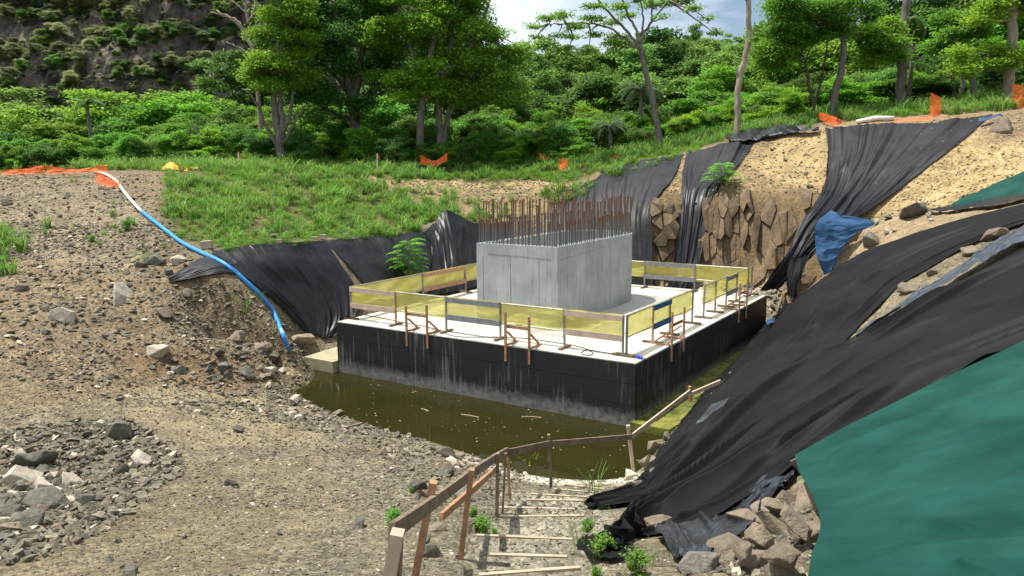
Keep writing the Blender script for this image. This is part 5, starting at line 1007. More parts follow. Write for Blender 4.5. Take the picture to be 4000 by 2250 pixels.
for a in ((45, 405, 62, 190, 150, 'mid', 'leafy tree at the far left edge above the orange netting'), (150, 415, 60, 200, 120, 'mid', 'low leafy tree second from the left edge'), (250, 400, 66, 230, 200, 'bright', 'bright green tree with a flat crown under the dark hillside'), (345, 400, 63, 190, 150, 'mid', 'loose green tree with pale thin stems showing'), (450, 395, 64, 220, 190, 'bright', 'rounded bright green tree in the left middle of the tree row'), (505, 385, 58, 170, 110, 'mid', 'dark based green tree above the white stake'), (560, 390, 66, 190, 150, 'mid', 'green tree left of the forked trunk'),
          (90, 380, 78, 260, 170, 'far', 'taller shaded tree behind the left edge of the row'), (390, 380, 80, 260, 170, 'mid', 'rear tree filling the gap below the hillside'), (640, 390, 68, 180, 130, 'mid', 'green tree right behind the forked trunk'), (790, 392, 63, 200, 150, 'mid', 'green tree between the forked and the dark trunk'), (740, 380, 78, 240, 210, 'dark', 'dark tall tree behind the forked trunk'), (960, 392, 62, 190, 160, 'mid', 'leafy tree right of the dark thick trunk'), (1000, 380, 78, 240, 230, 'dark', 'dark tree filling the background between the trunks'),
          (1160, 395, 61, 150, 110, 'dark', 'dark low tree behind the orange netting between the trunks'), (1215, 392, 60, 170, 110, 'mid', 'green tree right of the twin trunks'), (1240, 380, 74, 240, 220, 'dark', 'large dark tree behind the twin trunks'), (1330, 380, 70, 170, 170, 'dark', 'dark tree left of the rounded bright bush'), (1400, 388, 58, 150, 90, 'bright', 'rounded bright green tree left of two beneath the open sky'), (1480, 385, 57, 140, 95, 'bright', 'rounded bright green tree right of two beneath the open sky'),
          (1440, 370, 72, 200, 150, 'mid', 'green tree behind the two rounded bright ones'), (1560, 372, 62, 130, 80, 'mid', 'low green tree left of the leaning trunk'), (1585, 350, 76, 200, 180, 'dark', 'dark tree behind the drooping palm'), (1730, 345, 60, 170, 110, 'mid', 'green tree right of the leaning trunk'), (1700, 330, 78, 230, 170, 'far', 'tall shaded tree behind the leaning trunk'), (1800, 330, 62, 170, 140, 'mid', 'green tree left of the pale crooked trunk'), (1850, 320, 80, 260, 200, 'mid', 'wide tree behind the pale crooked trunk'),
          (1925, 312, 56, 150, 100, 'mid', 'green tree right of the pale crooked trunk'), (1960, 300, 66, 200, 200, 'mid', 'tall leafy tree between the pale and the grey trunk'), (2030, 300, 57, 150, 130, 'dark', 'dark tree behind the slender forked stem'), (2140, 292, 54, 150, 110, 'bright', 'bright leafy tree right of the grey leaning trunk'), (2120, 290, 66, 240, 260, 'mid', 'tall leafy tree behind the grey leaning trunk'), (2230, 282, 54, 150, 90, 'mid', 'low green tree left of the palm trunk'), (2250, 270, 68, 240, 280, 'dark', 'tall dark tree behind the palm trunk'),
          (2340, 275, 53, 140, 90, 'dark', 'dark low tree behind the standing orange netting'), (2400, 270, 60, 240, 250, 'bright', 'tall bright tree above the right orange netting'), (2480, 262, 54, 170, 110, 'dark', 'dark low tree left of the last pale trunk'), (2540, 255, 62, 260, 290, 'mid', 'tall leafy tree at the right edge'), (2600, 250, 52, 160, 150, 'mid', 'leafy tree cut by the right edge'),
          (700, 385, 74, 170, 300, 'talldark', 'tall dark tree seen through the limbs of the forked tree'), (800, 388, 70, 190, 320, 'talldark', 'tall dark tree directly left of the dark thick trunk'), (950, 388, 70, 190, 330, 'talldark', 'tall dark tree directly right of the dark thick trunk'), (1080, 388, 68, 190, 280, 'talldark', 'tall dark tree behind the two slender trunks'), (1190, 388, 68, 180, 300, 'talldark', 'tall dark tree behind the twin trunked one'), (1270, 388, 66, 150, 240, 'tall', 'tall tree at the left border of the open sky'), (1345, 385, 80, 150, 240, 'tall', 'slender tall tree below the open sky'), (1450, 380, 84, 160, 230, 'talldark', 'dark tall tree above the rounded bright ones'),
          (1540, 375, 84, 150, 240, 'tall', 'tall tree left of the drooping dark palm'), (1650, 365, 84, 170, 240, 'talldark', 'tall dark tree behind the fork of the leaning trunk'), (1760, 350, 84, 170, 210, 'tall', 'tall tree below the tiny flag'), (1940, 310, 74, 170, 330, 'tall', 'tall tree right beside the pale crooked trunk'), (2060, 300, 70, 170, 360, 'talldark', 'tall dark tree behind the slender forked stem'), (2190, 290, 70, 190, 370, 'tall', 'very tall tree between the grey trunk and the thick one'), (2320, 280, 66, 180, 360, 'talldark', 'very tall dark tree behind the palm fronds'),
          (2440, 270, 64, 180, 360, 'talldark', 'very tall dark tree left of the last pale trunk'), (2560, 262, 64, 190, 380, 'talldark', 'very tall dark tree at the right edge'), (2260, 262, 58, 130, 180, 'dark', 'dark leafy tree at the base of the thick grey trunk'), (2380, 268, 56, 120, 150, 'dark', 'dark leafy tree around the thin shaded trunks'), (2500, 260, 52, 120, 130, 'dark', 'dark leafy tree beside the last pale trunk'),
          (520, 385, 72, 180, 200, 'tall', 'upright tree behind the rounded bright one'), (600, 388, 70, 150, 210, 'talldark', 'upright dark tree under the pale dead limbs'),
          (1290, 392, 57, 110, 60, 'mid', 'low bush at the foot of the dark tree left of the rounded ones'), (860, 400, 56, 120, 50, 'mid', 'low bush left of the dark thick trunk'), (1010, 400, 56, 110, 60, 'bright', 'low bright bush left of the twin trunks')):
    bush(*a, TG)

def trunkpts(pts, Y): return [P(a, b_, Y=Y + (q[0] if q else 0)) for a, b_, *q in pts]
def bigtree(label, Y, limbs, crowns, leafm, barkm, nleaf=900, per=18, size=.26, spread=.42, seed=1, base=None, cat='tree', shell=.3):
    bx, by = limbs[0][0][0][:2]; bp_ = P(bx, by, Y=Y); z0 = float(hf(bp_[0], bp_[1])); root = thing('tree', label, cat, (bp_[0], bp_[1], z0))
    mbt = MB(); ends = []; allp = []
    for k_, (pts, w0, w1) in enumerate(limbs):
        p3 = trunkpts(pts, Y)
        if k_ == 0: p3[0] = (p3[0][0], p3[0][1], min(p3[0][2], z0) - .2)
        q = crom(p3, max(6, len(p3) * 4)); nq = len(q); D = Y
        q[1:-1] += rng.normal(0, .03, (nq - 2, 3))
        rad = np.linspace(w0, w1, nq) * D / F / 2
        if k_ == 0: rad[0] *= 1.35; rad[1] *= 1.1
        mbt.tube([tuple(v) for v in q], rad, 9); ends.append(q[-1]); allp.append(q[nq // 3:])
    A_ = np.concatenate(allp)
    bl = []
    for px, py, rx_, ry_, *dy in crowns:
        yy = Y + (dy[0] if dy else rng.uniform(-1.5, 1.5)); c = P(px, py, Y=yy); bl.append((c[0], c[1], c[2], rx_ * Y / F, ry_ * Y / F))
        d_ = np.linalg.norm(A_ - np.array(c), axis=1); s_ = A_[d_.argmin()]; mid = (s_ + np.array(c)) / 2 + rng.normal(0, .15, 3)
        mbt.tube([tuple(v) for v in crom([s_, mid, c], 6)], np.linspace(.07, .02, 6), 5)
        for _ in range(4):
            e_ = np.array(c) + rng.normal(0, 1, 3) * np.array((rx_, rx_, ry_)) * Y / F * .5; mbt.tube([c, tuple((np.array(c) + e_) / 2 + rng.normal(0, .08, 3)), tuple(e_)], [.03, .02, .008], 4)
    mbt.obj('trunk', M[barkm], root, True)
    if bl:
        r_ = np.random.default_rng(seed); V, Fc = leaves(blobpts(bl, int(nleaf * 1.5), r_, shell), per, spread * .8, size * .84, r_, .35)
        obj('crown', V, Fc, M[leafm], root)
    return root
def rb(n, x0, x1, y0, y1, r0_, r1_, sd, asp=.7, cond=None):
    r_ = random.Random(sd); o_ = []
    while len(o_) < n:
        x, y = r_.uniform(x0, x1), r_.uniform(y0, y1)
        if cond and not cond(x, y): continue
        q = r_.uniform(r0_, r1_); o_.append((x, y, q, q * asp))
    return o_
bigtree('tree forking low into several stems with a bright leafy crown, left of centre', 53, [([(708, 392), (704, 355), (693, 300), (690, 250), (696, 190), (700, 100)], 26, 8), ([(706, 370), (712, 310), (705, 250), (710, 180), (720, 60)], 18, 6), ([(704, 375), (670, 320), (650, 270), (628, 232), (610, 225)], 11, 4), ([(712, 370), (735, 320), (760, 275), (776, 262)], 10, 3), ([(716, 330), (730, 280), (738, 230), (745, 180)], 10, 5)],
        rb(30, 640, 780, 40, 225, 22, 42, 3, cond=lambda x, y: abs(x - 700) < 90 - abs(y - 130) * .25) + rb(12, 650, 760, -80, 40, 25, 40, 4), 'leaf_bright', 'bark_grey', 1500, 18, .24, .40, 1)
bigtree('bare pale dead limbs rising before the dark hillside', 57, [([(655, 240), (640, 150), (618, 95), (600, 60), (545, 25)], 12, 4), ([(618, 95), (596, 50), (560, 40), (530, 30)], 7, 2), ([(625, 60), (618, 20), (600, -20)], 8, 4), ([(625, 60), (640, 20), (640, -20)], 6, 3), ([(640, 150), (600, 120), (570, 105)], 6, 2), ([(618, 30), (590, 8), (570, -10)], 4, 2)], [], 'leaf', 'bark_pale', seed=2)
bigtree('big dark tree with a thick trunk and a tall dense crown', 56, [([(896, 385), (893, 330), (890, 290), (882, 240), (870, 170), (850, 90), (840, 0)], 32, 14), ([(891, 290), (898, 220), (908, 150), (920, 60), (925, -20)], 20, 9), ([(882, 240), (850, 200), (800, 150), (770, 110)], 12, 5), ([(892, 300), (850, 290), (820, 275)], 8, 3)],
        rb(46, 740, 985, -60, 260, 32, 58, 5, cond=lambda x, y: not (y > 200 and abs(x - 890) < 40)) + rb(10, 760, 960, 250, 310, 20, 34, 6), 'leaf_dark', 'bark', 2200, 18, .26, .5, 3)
bigtree('slender dark trunked tree with spreading limbs and a loose crown, left of the twin trunks', 54, [([(1056, 403), (1057, 330), (1060, 265), (1072, 215), (1080, 150), (1100, 70), (1110, -20)], 21, 9), ([(1058, 270), (1045, 200), (1035, 120), (1005, 40), (990, -20)], 12, 6), ([(1076, 200), (1110, 175), (1150, 165), (1200, 170)], 9, 4), ([(1062, 265), (1010, 240), (985, 225)], 5, 2), ([(1090, 110), (1130, 50), (1160, 0)], 9, 5)],
        rb(34, 940, 1150, -40, 235, 22, 42, 7) + rb(8, 990, 1080, 200, 250, 16, 26, 8), 'leaf_bright', 'bark_grey', 1700, 17, .26, .45, 5)
bigtree('twin trunked tree with a wide crown reaching the open sky', 55, [([(1113, 397), (1106, 330), (1102, 270), (1108, 210), (1130, 130), (1150, 40), (1160, -20)], 20, 8), ([(1116, 370), (1122, 320), (1140, 270), (1158, 235), (1190, 215)], 14, 4), ([(1118, 330), (1130, 270), (1160, 180), (1200, 90), (1230, 10)], 10, 5), ([(1108, 210), (1160, 130), (1220, 80)], 10, 4)],
        rb(44, 1120, 1300, -30, 260, 26, 46, 9, cond=lambda x, y: x < 1190 + (y + 30) * .55) + rb(8, 1240, 1320, 120, 200, 18, 30, 10), 'leaf', 'bark_grey', 2200, 17, .26, .45, 6)
bigtree('tall leaning tree forking into thin limbs against the sky with sparse leaves', 50, [([(1662, 362), (1655, 320), (1640, 240), (1622, 170), (1608, 112)], 18, 11), ([(1610, 118), (1590, 95), (1560, 60), (1520, 20), (1490, -20)], 8, 4), ([(1609, 112), (1598, 70), (1575, 30), (1560, -15)], 7, 4), ([(1610, 112), (1625, 75), (1650, 40), (1690, -10)], 8, 4), ([(1612, 90), (1618, 50), (1610, -10)], 6, 3), ([(1608, 122), (1580, 110), (1540, 75), (1480, 58), (1420, 60), (1380, 60)], 7, 2), ([(1640, 55), (1640, 20), (1625, -15)], 5, 3)],
        [(1380, 50, 34, 12), (1340, 70, 20, 8), (1420, 40, 30, 11), (1450, 70, 32, 11), (1490, 50, 30, 12), (1440, 95, 26, 9), (1500, 90, 30, 10), (1400, 92, 24, 8), (1540, 60, 28, 12), (1545, 110, 26, 10), (1500, 20, 30, 10), (1560, 20, 30, 12), (1600, 0, 30, 12), (1640, 15, 30, 12), (1680, 10, 34, 14), (1720, 5, 34, 14), (1745, 25, 22, 9), (1580, 40, 24, 9), (1665, 45, 20, 8), (1350, 95, 16, 6), (1780, 50, 14, 12), (1800, 85, 14, 10), (1480, 125, 20, 7), (1430, 125, 22, 8), (1560, 135, 20, 7)], 'leaf', 'bark_grey', 420, 14, .22, .26, 7, shell=.05)
bigtree('pale crooked bare trunk right of the open sky', 45.5, [([(1858, 332), (1856, 280), (1859, 210), (1872, 150), (1886, 95), (1884, 60), (1880, 0), (1878, -30)], 17, 11), ([(1860, 215), (1852, 180), (1846, 150)], 5, 2), ([(1886, 95), (1893, 85), (1898, 78)], 4, 2)], [(1900, 100, 10, 5)], 'leaf', 'bark_pale', 12, 8, .2, .2, 8)
bigtree('grey trunk curving up in front of the right hand woods', 48, [([(2090, 297), (2100, 240), (2116, 180), (2124, 130), (2112, 60), (2100, -20)], 18, 12), ([(2120, 110), (2150, 60), (2190, 10)], 8, 4)], rb(26, 1960, 2200, -40, 120, 22, 42, 11), 'leaf', 'bark_grey', 1300, 17, .24, .42, 9)
bigtree('slender forked dark stem between the pale and the grey trunk', 49, [([(2047, 310), (2046, 270), (2035, 215), (2025, 160), (2010, 100)], 9, 4), ([(2047, 275), (2062, 220), (2075, 150), (2085, 100)], 7, 3), ([(2025, 160), (1990, 140), (1960, 130)], 4, 2), ([(2025, 155), (2040, 120), (2050, 90)], 4, 2)], rb(16, 1930, 2080, 20, 170, 20, 36, 12), 'leaf', 'bark', 800, 16, .22, .4, 10)
bigtree('thick grey trunk before the dark woods, right of centre right', 50, [([(2266, 250), (2268, 180), (2273, 100), (2280, 20), (2285, -30)], 24, 18)], rb(12, 2180, 2260, 60, 170, 20, 34, 13), 'leaf_bright', 'bark_grey', 500, 16, .24, .4, 11)
bigtree('last pale thick trunk beside the orange netting at the right', 44, [([(2533, 268), (2538, 190), (2545, 110), (2548, 30), (2545, -30)], 27, 20)], rb(14, 2400, 2560, 120, 190, 16, 28, 14) + rb(12, 2440, 2600, -30, 60, 24, 40, 15), 'leaf_bright', 'bark_pale', 900, 16, .22, .4, 12)
bigtree('short grey trunk behind the grass left of the last pale trunk', 49, [([(2448, 262), (2448, 200), (2444, 140)], 16, 13)], rb(14, 2360, 2480, 20, 130, 24, 40, 16), 'leaf', 'bark_grey', 700, 16, .24, .4, 13)
bigtree('thin dark trunk in the shade of the right hand woods', 52, [([(2398, 262), (2396, 200), (2392, 160)], 12, 9)], [], 'leaf', 'bark', seed=14)
bigtree('second thin brown trunk in the shade of the right hand woods', 51, [([(2418, 262), (2420, 200), (2424, 160)], 10, 8)], [], 'leaf', 'bark_grey', seed=15)
# palms
def palm(px, py, Y, rpx, label, base_py, n=16, dead=False, mt='leaf_palm'):
    c = np.array(P(px, py, Y=Y)); z0 = float(hf(c[0], c[1])); root = thing('palm_tree', label, 'palm', (c[0], c[1], z0)); R2 = rpx * Y / F
    MB().tube([(c[0], c[1], z0 - .2), (c[0] + .05, c[1], (z0 + c[2]) / 2), tuple(c)], [.17, .14, .12], 8).obj('trunk', M['bark_grey'], root, True)
    for k_ in range(n):
        a = k_ * 2.4 + rnd.random() * .4; el = rnd.uniform(-.1, 1.1) if not dead else rnd.uniform(-1.2, .2); pts = []; d = Vector((math.cos(a), math.sin(a), 0)); p_ = Vector(c); e_ = el; s_ = R2 / 8
        for i in range(11): pts.append(p_.copy()); p_ = p_ + d * math.cos(e_) * s_ + Vector((0, 0, math.sin(e_) * s_)); e_ -= .2
        Vv = []; Ff = []
        side = Vector((0, 0, 1)).cross(d)
        for i in range(1, 11):
            for q in range(3):
                f_ = (i + q / 3 - .3) / 10.5; b_ = pts[min(i, 10)].lerp(pts[max(i - 1, 0)], q / 3); ll = R2 * .3 * math.sin(PI * min(.15 + f_ * .85, 1)) + .05
                for sg in (-1, 1):
                    t_ = b_ + side * sg * ll * .75 + d * ll * .35 + Vector((0, 0, -ll * .45)); w_ = d * .035 * max(1, R2 / 2)
                    n0 = len(Vv); Vv += [b_ - w_, b_ + w_, t_]; Ff.append((n0, n0 + 1, n0 + 2))
        mbp = MB(); mbp.add([tuple(v) for v in Vv], Ff); mbp.tube(pts, .02, 4); mbp.obj('frond', M[mt], root)
palm(1612, 225, 56, 58, 'drooping dark palm left of the leaning trunk', 370, 18)
palm(1535, 320, 54, 44, 'low palm at the right of the rounded bright trees', 380, 14)
palm(218, 258, 58, 40, 'small palm showing above the trees under the dark hillside', 400, 12, mt='leaf_dark')
palm(2300, 40, 52, 60, 'palm with dead fronds hanging beside the thick grey trunk', 250, 16, True, 'leaf_dark')
palm(2360, 150, 60, 60, 'palm with pale drooping fronds in the right hand woods', 270, 14)
# young sapling before the speckled sheet
def sapling(px, py, Y, hpx, label, nb=16, seed=3, leafl=.5):
    c = np.array(P(px, py, Y=Y)); root = thing('sapling', label, 'sapling', tuple(c)); H_ = hpx * Y / F; r_ = random.Random(seed)
    MB().tube([tuple(c - np.array((0, 0, .2))), (c[0] - .05, c[1], c[2] + H_ * .5), (c[0] + .03, c[1], c[2] + H_ * .9)], [.035, .025, .012], 6).obj('stem', M['bark_grey'], root, True)
    Vv = []; Ff = []
    for k_ in range(nb):
        z_ = c[2] + H_ * (.12 + .8 * k_ / nb); a = k_ * 2.4; d = Vector((math.cos(a), math.sin(a), 0)); s_ = leafl * r_.uniform(.8, 1.2) * (1.15 - .5 * k_ / nb); p_ = Vector((c[0], c[1], z_)); e_ = .7; side = Vector((0, 0, 1)).cross(d)
        for i in range(11):
            p_ = p_ + (d * math.cos(e_) + Vector((0, 0, math.sin(e_)))) * s_ / 8; e_ -= .14
            for sg in (-1, 1):
                l_ = .19 * math.sin(PI * (.2 + .75 * i / 10)) * (leafl / .7 + .3); t_ = p_ + side * sg * l_ + d * l_ * .4 - Vector((0, 0, l_ * .35)); m_ = (p_ + t_) / 2; w_ = d * l_ * .22
                n0 = len(Vv); Vv += [p_, m_ + w_, t_, m_ - w_]; Ff.append((n0, n0 + 1, n0 + 2, n0 + 3))
    obj('leaves', [tuple(v) for v in Vv], Ff, M['leaf_bright'], root); return root
sapling(1030, 705, 34.6, 110, 'leafy young sapling growing between the speckled sheet and the left guard rail', 30, 3, .85)
sapling(1815, 470, 39.3, 62, 'green shrub growing beside the narrow hanging sheet high on the cut', 22, 5, .8)

# hillside on the left and its cover
nu_, nv_ = 420, 230
U, V_ = np.meshgrid(np.linspace(0, 1, nu_), np.linspace(0, 1, nv_))
hx = -215 + U * 235; prof = V_
hy = 118 + 85 * V_ + 10 * fbm(hx / 30, V_ * 3, 41); 
hgt = 7 + 88 * V_ ** .9 * (1 - .95 * sm((hx + 45) / 62))
st_ = 7.5; ph2 = hgt / st_ + .9 * fbm(hx / 26, V_ * 5, 45); fl = np.floor(ph2); fr_ = ph2 - fl
hgt = hgt + st_ * .5 * (sm((fr_ - .35) / .3) - fr_) * np.clip(V_ * 6, 0, 1)
hy = hy + 3.4 * fbm(hx / 7, hgt / 7, 46, 5) + 1.3 * np.abs(fbm(hx / 2.2, hgt / 2.2, 47, 4)); hgt = hgt + 1.6 * fbm(hx / 3.5, V_ * 30, 48, 4) + rng.normal(0, .16, hx.shape); hy = hy + rng.normal(0, .28, hx.shape)
HV = np.stack([hx, hy, hgt], -1)
m, t, b, L = newmat('hillside_rock')
g_ = N(t, 'ShaderNodeNewGeometry'); sx = N(t, 'ShaderNodeSeparateXYZ'); L(g_.outputs['True Normal'], sx.inputs[0]); tc = N(t, 'ShaderNodeTexCoord')
n = N(t, 'ShaderNodeTexNoise', inp={'Scale': .22, 'Detail': 10.0, 'Roughness': .72}); L(tc.outputs['Object'], n.inputs['Vector']); ad = N(t, 'ShaderNodeMath', operation='ADD'); L(sx.outputs['Z'], ad.inputs[0]); L(n.outputs['Fac'], ad.inputs[1])
k = N(t, 'ShaderNodeMapRange', inp={'From Min': .78, 'From Max': 1.05}); L(ad.outputs[0], k.inputs[0])
ra_ = N(t, 'ShaderNodeValToRGB'); ra_.color_ramp.elements[0].color = (.035, .028, .030, 1); ra_.color_ramp.elements[1].color = (.24, .185, .165, 1); ra_.color_ramp.elements[0].position = .4; ra_.color_ramp.elements[1].position = .62; L(n.outputs['Fac'], ra_.inputs[0])  # dark rock, with the cloud shadow over the hillside put into its colour
n2 = N(t, 'ShaderNodeTexNoise', inp={'Scale': 1.2, 'Detail': 8.0, 'Roughness': .7}); L(tc.outputs['Object'], n2.inputs['Vector']); rb_ = N(t, 'ShaderNodeValToRGB'); rb_.color_ramp.elements[0].color = (.12, .125, .065, 1); rb_.color_ramp.elements[1].color = (.34, .30, .21, 1); rb_.color_ramp.elements[0].position = .4; rb_.color_ramp.elements[1].position = .62; L(n2.outputs['Fac'], rb_.inputs[0])
r = N(t, 'ShaderNodeMix', data_type='RGBA'); L(k.outputs[0], r.inputs['Factor']); L(ra_.outputs[0], r.inputs['A']); L(rb_.outputs[0], r.inputs['B']); L(r.outputs['Result'], b.inputs['Base Color']); b.inputs['Roughness'].default_value = .95
bp = N(t, 'ShaderNodeBump', inp={'Strength': 1.0, 'Distance': 1.2}); L(n2.outputs['Fac'], bp.inputs['Height']); L(bp.outputs[0], b.inputs['Normal'])
ii = np.arange(nu_ * nv_).reshape(nv_, nu_); tag(obj('hillside', HV.reshape(-1, 3), np.stack([ii[:-1, :-1], ii[:-1, 1:], ii[1:, 1:], ii[1:, :-1]], -1).reshape(-1, 4), m, smooth=False), kind='structure')
ns = 11000; q = rng.integers(0, nu_ * nv_, ns * 9); H_ = HV.reshape(-1, 3)[q]; hp1, hp2 = proj(H_[:, 0], H_[:, 1], H_[:, 2]); H_ = H_[(hp1 > -500) & (hp1 < 1100) & (hp2 > -400)]; dens = vn(H_[:, 0] / 12, H_[:, 2] / 8, 61); H_ = H_[(rng.random(len(H_)) < .38 + .35 * (dens > .5) + .5 * (H_[:, 2] < 15))][:ns]
n_ = len(H_); s = (.28 + 1.3 * rng.random(n_) ** 4) * (1 + .8 * (H_[:, 2] < 14))
idr = np.where(H_[:, 2] < 15, rng.integers(0, 3, n_), np.where(rng.random(n_) < .3, 1, rng.integers(3, 6, n_)))
scatter('hillside_scrub', H_ + np.array((0, -.5, -.4)), np.stack([0 * s, 0 * s, rng.random(n_) * 6.28], 1), s[:, None] * np.array((1.2, 1.2, .9)), idr, [CR['far'][0], CR['far'][1], CR['mid'][2], CR['dry'][0], CR['dry'][1], CR['dry'][2]])
# forest beyond, one mass
pts = []
x, y = rng.uniform(-60, 230, 9000), rng.uniform(66, 290, 9000); z = hf(x, y)
px, py = proj(x, y, z + 4); k_ = (px > -100) & (px < 2750) & (rng.random(9000) < np.clip(1.2 - y / 400, .3, 1)) & (x > -22 - (y > 200) * -20)
x, y, z = x[k_], y[k_], z[k_]; k2_ = np.zeros(len(x), bool); grid = {}
for i in range(len(x)):
    c_ = (int(x[i] // 3.4), int(y[i] // 3.4))
    if c_ in grid: continue
    grid[c_] = 1; k2_[i] = True
x, y, z = x[k2_], y[k2_], z[k2_]; n_ = len(x); s = rng.uniform(2.2, 3.9, n_); idr = rng.integers(0, 10, n_); tall_ = np.where(x > 32, 1.15, .8) * np.where((x < 5) & (y < 130), .8, 1)
scatter('forest', np.stack([x, y, z - .2], 1), np.stack([0 * s, 0 * s, rng.random(n_) * 6.28], 1), np.stack([s, s, s * rng.uniform(.8, 1.25, n_) * tall_], 1), idr, [CR['far'][0], CR['far'][1], CR['far'][2], CR['mid'][0], CR['mid'][1], CR['dark'][0], CR['tall'][0], CR['tall'][1], CR['tall'][2], CR['talldark'][0]])
print('forest', n_)
# low foliage belt left behind the plateau
x, y = rng.uniform(-75, 0, 900), rng.uniform(60, 92, 900); z = hf(x, y); s = rng.uniform(1.1, 2.0, 900)
scatter('valley_scrub', np.stack([x, y, z - .2], 1), np.stack([0 * s, 0 * s, rng.random(900) * 6.28], 1), np.stack([s, s, s * rng.uniform(.9, 1.3, 900)], 1), rng.integers(0, 4, 900), [CR['mid'][0], CR['mid'][1], CR['far'][1], CR['dark'][1]])
x, y = rng.uniform(-46, 46, 700), rng.uniform(53, 63, 700); z = hf(x, y); px, py = proj(x, y, z); k_ = (x < 16) | (y > 50 + (x - 16) * .1); x, y, z = x[k_], y[k_], z[k_]; n_ = len(x); s = rng.uniform(.9, 1.9, n_) * (.75 + .03 * (y - 53))
scatter('undergrowth', np.stack([x, y, z - .3], 1), np.stack([0 * s, 0 * s, rng.random(n_) * 6.28], 1), np.stack([s, s, s * rng.uniform(.7, 1.2, n_)], 1), rng.integers(0, 5, n_), [CR['mid'][0], CR['mid'][1], CR['bright'][1], CR['dark'][0], CR['far'][2]])
# flag on the distant ridge
fp = P(1740, 130, Y=225); fz = float(hf(fp[0], fp[1])); fl_ = thing('flagpole', 'tiny flag on a pole above the distant wooded ridge', 'flag', (fp[0], fp[1], fz))
MB().tube([(fp[0], fp[1], fz), (fp[0], fp[1], P(1740, 103, Y=225)[2])], .12, 6).obj('pole', M['steel'], fl_)
M['white'] = mat('flag_white', (.75, .75, .78), (.8, .8, .82), 1, .7); M['red'] = mat('flag_red', (.5, .03, .04), (.55, .04, .05), 1, .7); M['navy'] = mat('flag_blue', (.02, .05, .3), (.03, .07, .35), 1, .7)
tz = P(1740, 104, Y=225)[2]
for i, (mm_, nm) in enumerate((('white', 'flag_panel'), ('red', 'flag_panel'), ('navy', 'flag_panel'), ('white', 'flag_panel'))):
    cx_, cz_ = fp[0] - .2 - 1.1 * (i % 2) - .5, tz - .45 - .8 * (i // 2); MB().beam((cx_ - .54, fp[1], cz_ + .1 * (i % 2)), (cx_ + .54, fp[1], cz_), .05, .78).obj(nm, M[mm_], fl_)

# ---------------------------------------------------------------- grass
def tuft(seed, n, h, mat_, wid=.02, lean=.55):
    r_ = np.random.default_rng(seed); Vv = []; Ff = []
    for _ in range(n):
        a = r_.random() * 6.28; d = np.array((math.cos(a), math.sin(a), 0)); s_ = np.array((-d[1], d[0], 0)) * wid * r_.uniform(.7, 1.3); H_ = h * r_.uniform(.55, 1.1); l_ = lean * r_.uniform(.2, 1.2) * H_; b_ = np.array((r_.normal(0, .07), r_.normal(0, .07), 0)) * (h + .4)
        n0 = len(Vv); Vv += [b_ - s_, b_ + s_, b_ + d * l_ * .25 + s_ * .9 + (0, 0, H_ * .55), b_ + d * l_ * .25 - s_ * .9 + (0, 0, H_ * .55), b_ + d * l_ * .7 + s_ * .5 + (0, 0, H_ * .88), b_ + d * l_ * .7 - s_ * .5 + (0, 0, H_ * .88), b_ + d * l_ * 1.25 + (0, 0, H_ * (.95 - .25 * l_ / H_))]
        Ff += [(n0, n0 + 1, n0 + 2, n0 + 3), (n0 + 3, n0 + 2, n0 + 4, n0 + 5), (n0 + 5, n0 + 4, n0 + 6)]
    return mesh('tuft', [tuple(v) for v in Vv], Ff, mat_)
def weed(seed, n, h, mat_):
    r_ = np.random.default_rng(seed); sp_ = .35 if h < .4 else .2; cent = np.stack([r_.normal(0, h * sp_, n), r_.normal(0, h * sp_, n), r_.uniform(.05, h, n)], 1); V, Fc = leaves(cent, 7, h * .09, h * .15, r_, .6); V[:, 2] = np.maximum(V[:, 2], 0); return mesh('weed', V, Fc, mat_)
gs = [tuft(1, 30, .72, M['grass'], .016, .8), tuft(2, 34, .45, M['grass'], .014, .8), tuft(3, 26, .95, M['grass'], .018, 1.0), weed(4, 40, .36, M['leaf']), weed(5, 40, .28, M['leaf_bright']), tuft(6, 20, .4, M['grass_dry'], .012)]
def grassy(n, x0, x1, y0, y1, fn, probs, smin, smax):
    def fn2(x, y, z, px, py): w_ = 45 * fbm(x / 2.2, y / 2.2, 66, 4); return fn(x, y, z, px + w_, py + w_ * .35)
    x, y, z = sample(n, x0, x1, y0, y1, fn2); k_ = len(x); id_ = rng.choice(6, k_, p=probs); w_ = vn(x / 2.6, y / 2.6, 71) + .25 * vn(x / .8, y / .8, 72)
    id_ = np.where((w_ > .74) & (rng.random(k_) < .75), rng.integers(3, 5, k_), id_); id_ = np.where((w_ < .30) & (rng.random(k_) < .35), 5, id_)
    return x, y, z, rng.uniform(smin, smax, k_) * (.7 + .5 * vn(x / 1.3, y / 1.3, 73)), id_
gq = []
SL = [(410, 450), (540, 430), (900, 430), (1250, 440), (1450, 440), (1490, 470), (1340, 535), (1215, 560), (1130, 548), (1070, 578), (1000, 592), (560, 626), (450, 600), (410, 520)]
bare = lambda px, py: inpoly(px, py, [(900, 455), (960, 440), (1240, 462), (1450, 458), (1470, 468), (1240, 500), (1000, 480)]) | inpoly(px, py, [(1050, 480), (1330, 480), (1380, 510), (1300, 545), (1180, 545)])
gq.append(grassy(12000, -22, 9, 30, 53, lambda x, y, z, px, py: inpoly(px, py, SL) & (rng.random(len(x)) < np.where(bare(px, py), .12, 1) * np.clip(.55 + 1.4 * (vn(x / 1.6, y / 1.6, 91) - .3), .15, 1)), (.24, .26, .1, .2, .1, .1), .5, 1.1))
gq.append(grassy(9000, -32, 14, 44, 66, lambda x, y, z, px, py: (px > 380) & (py < 450) & (px < 1760) & (rng.random(len(x)) < .75), (.3, .25, .2, .12, .1, .03), .5, 1.0))
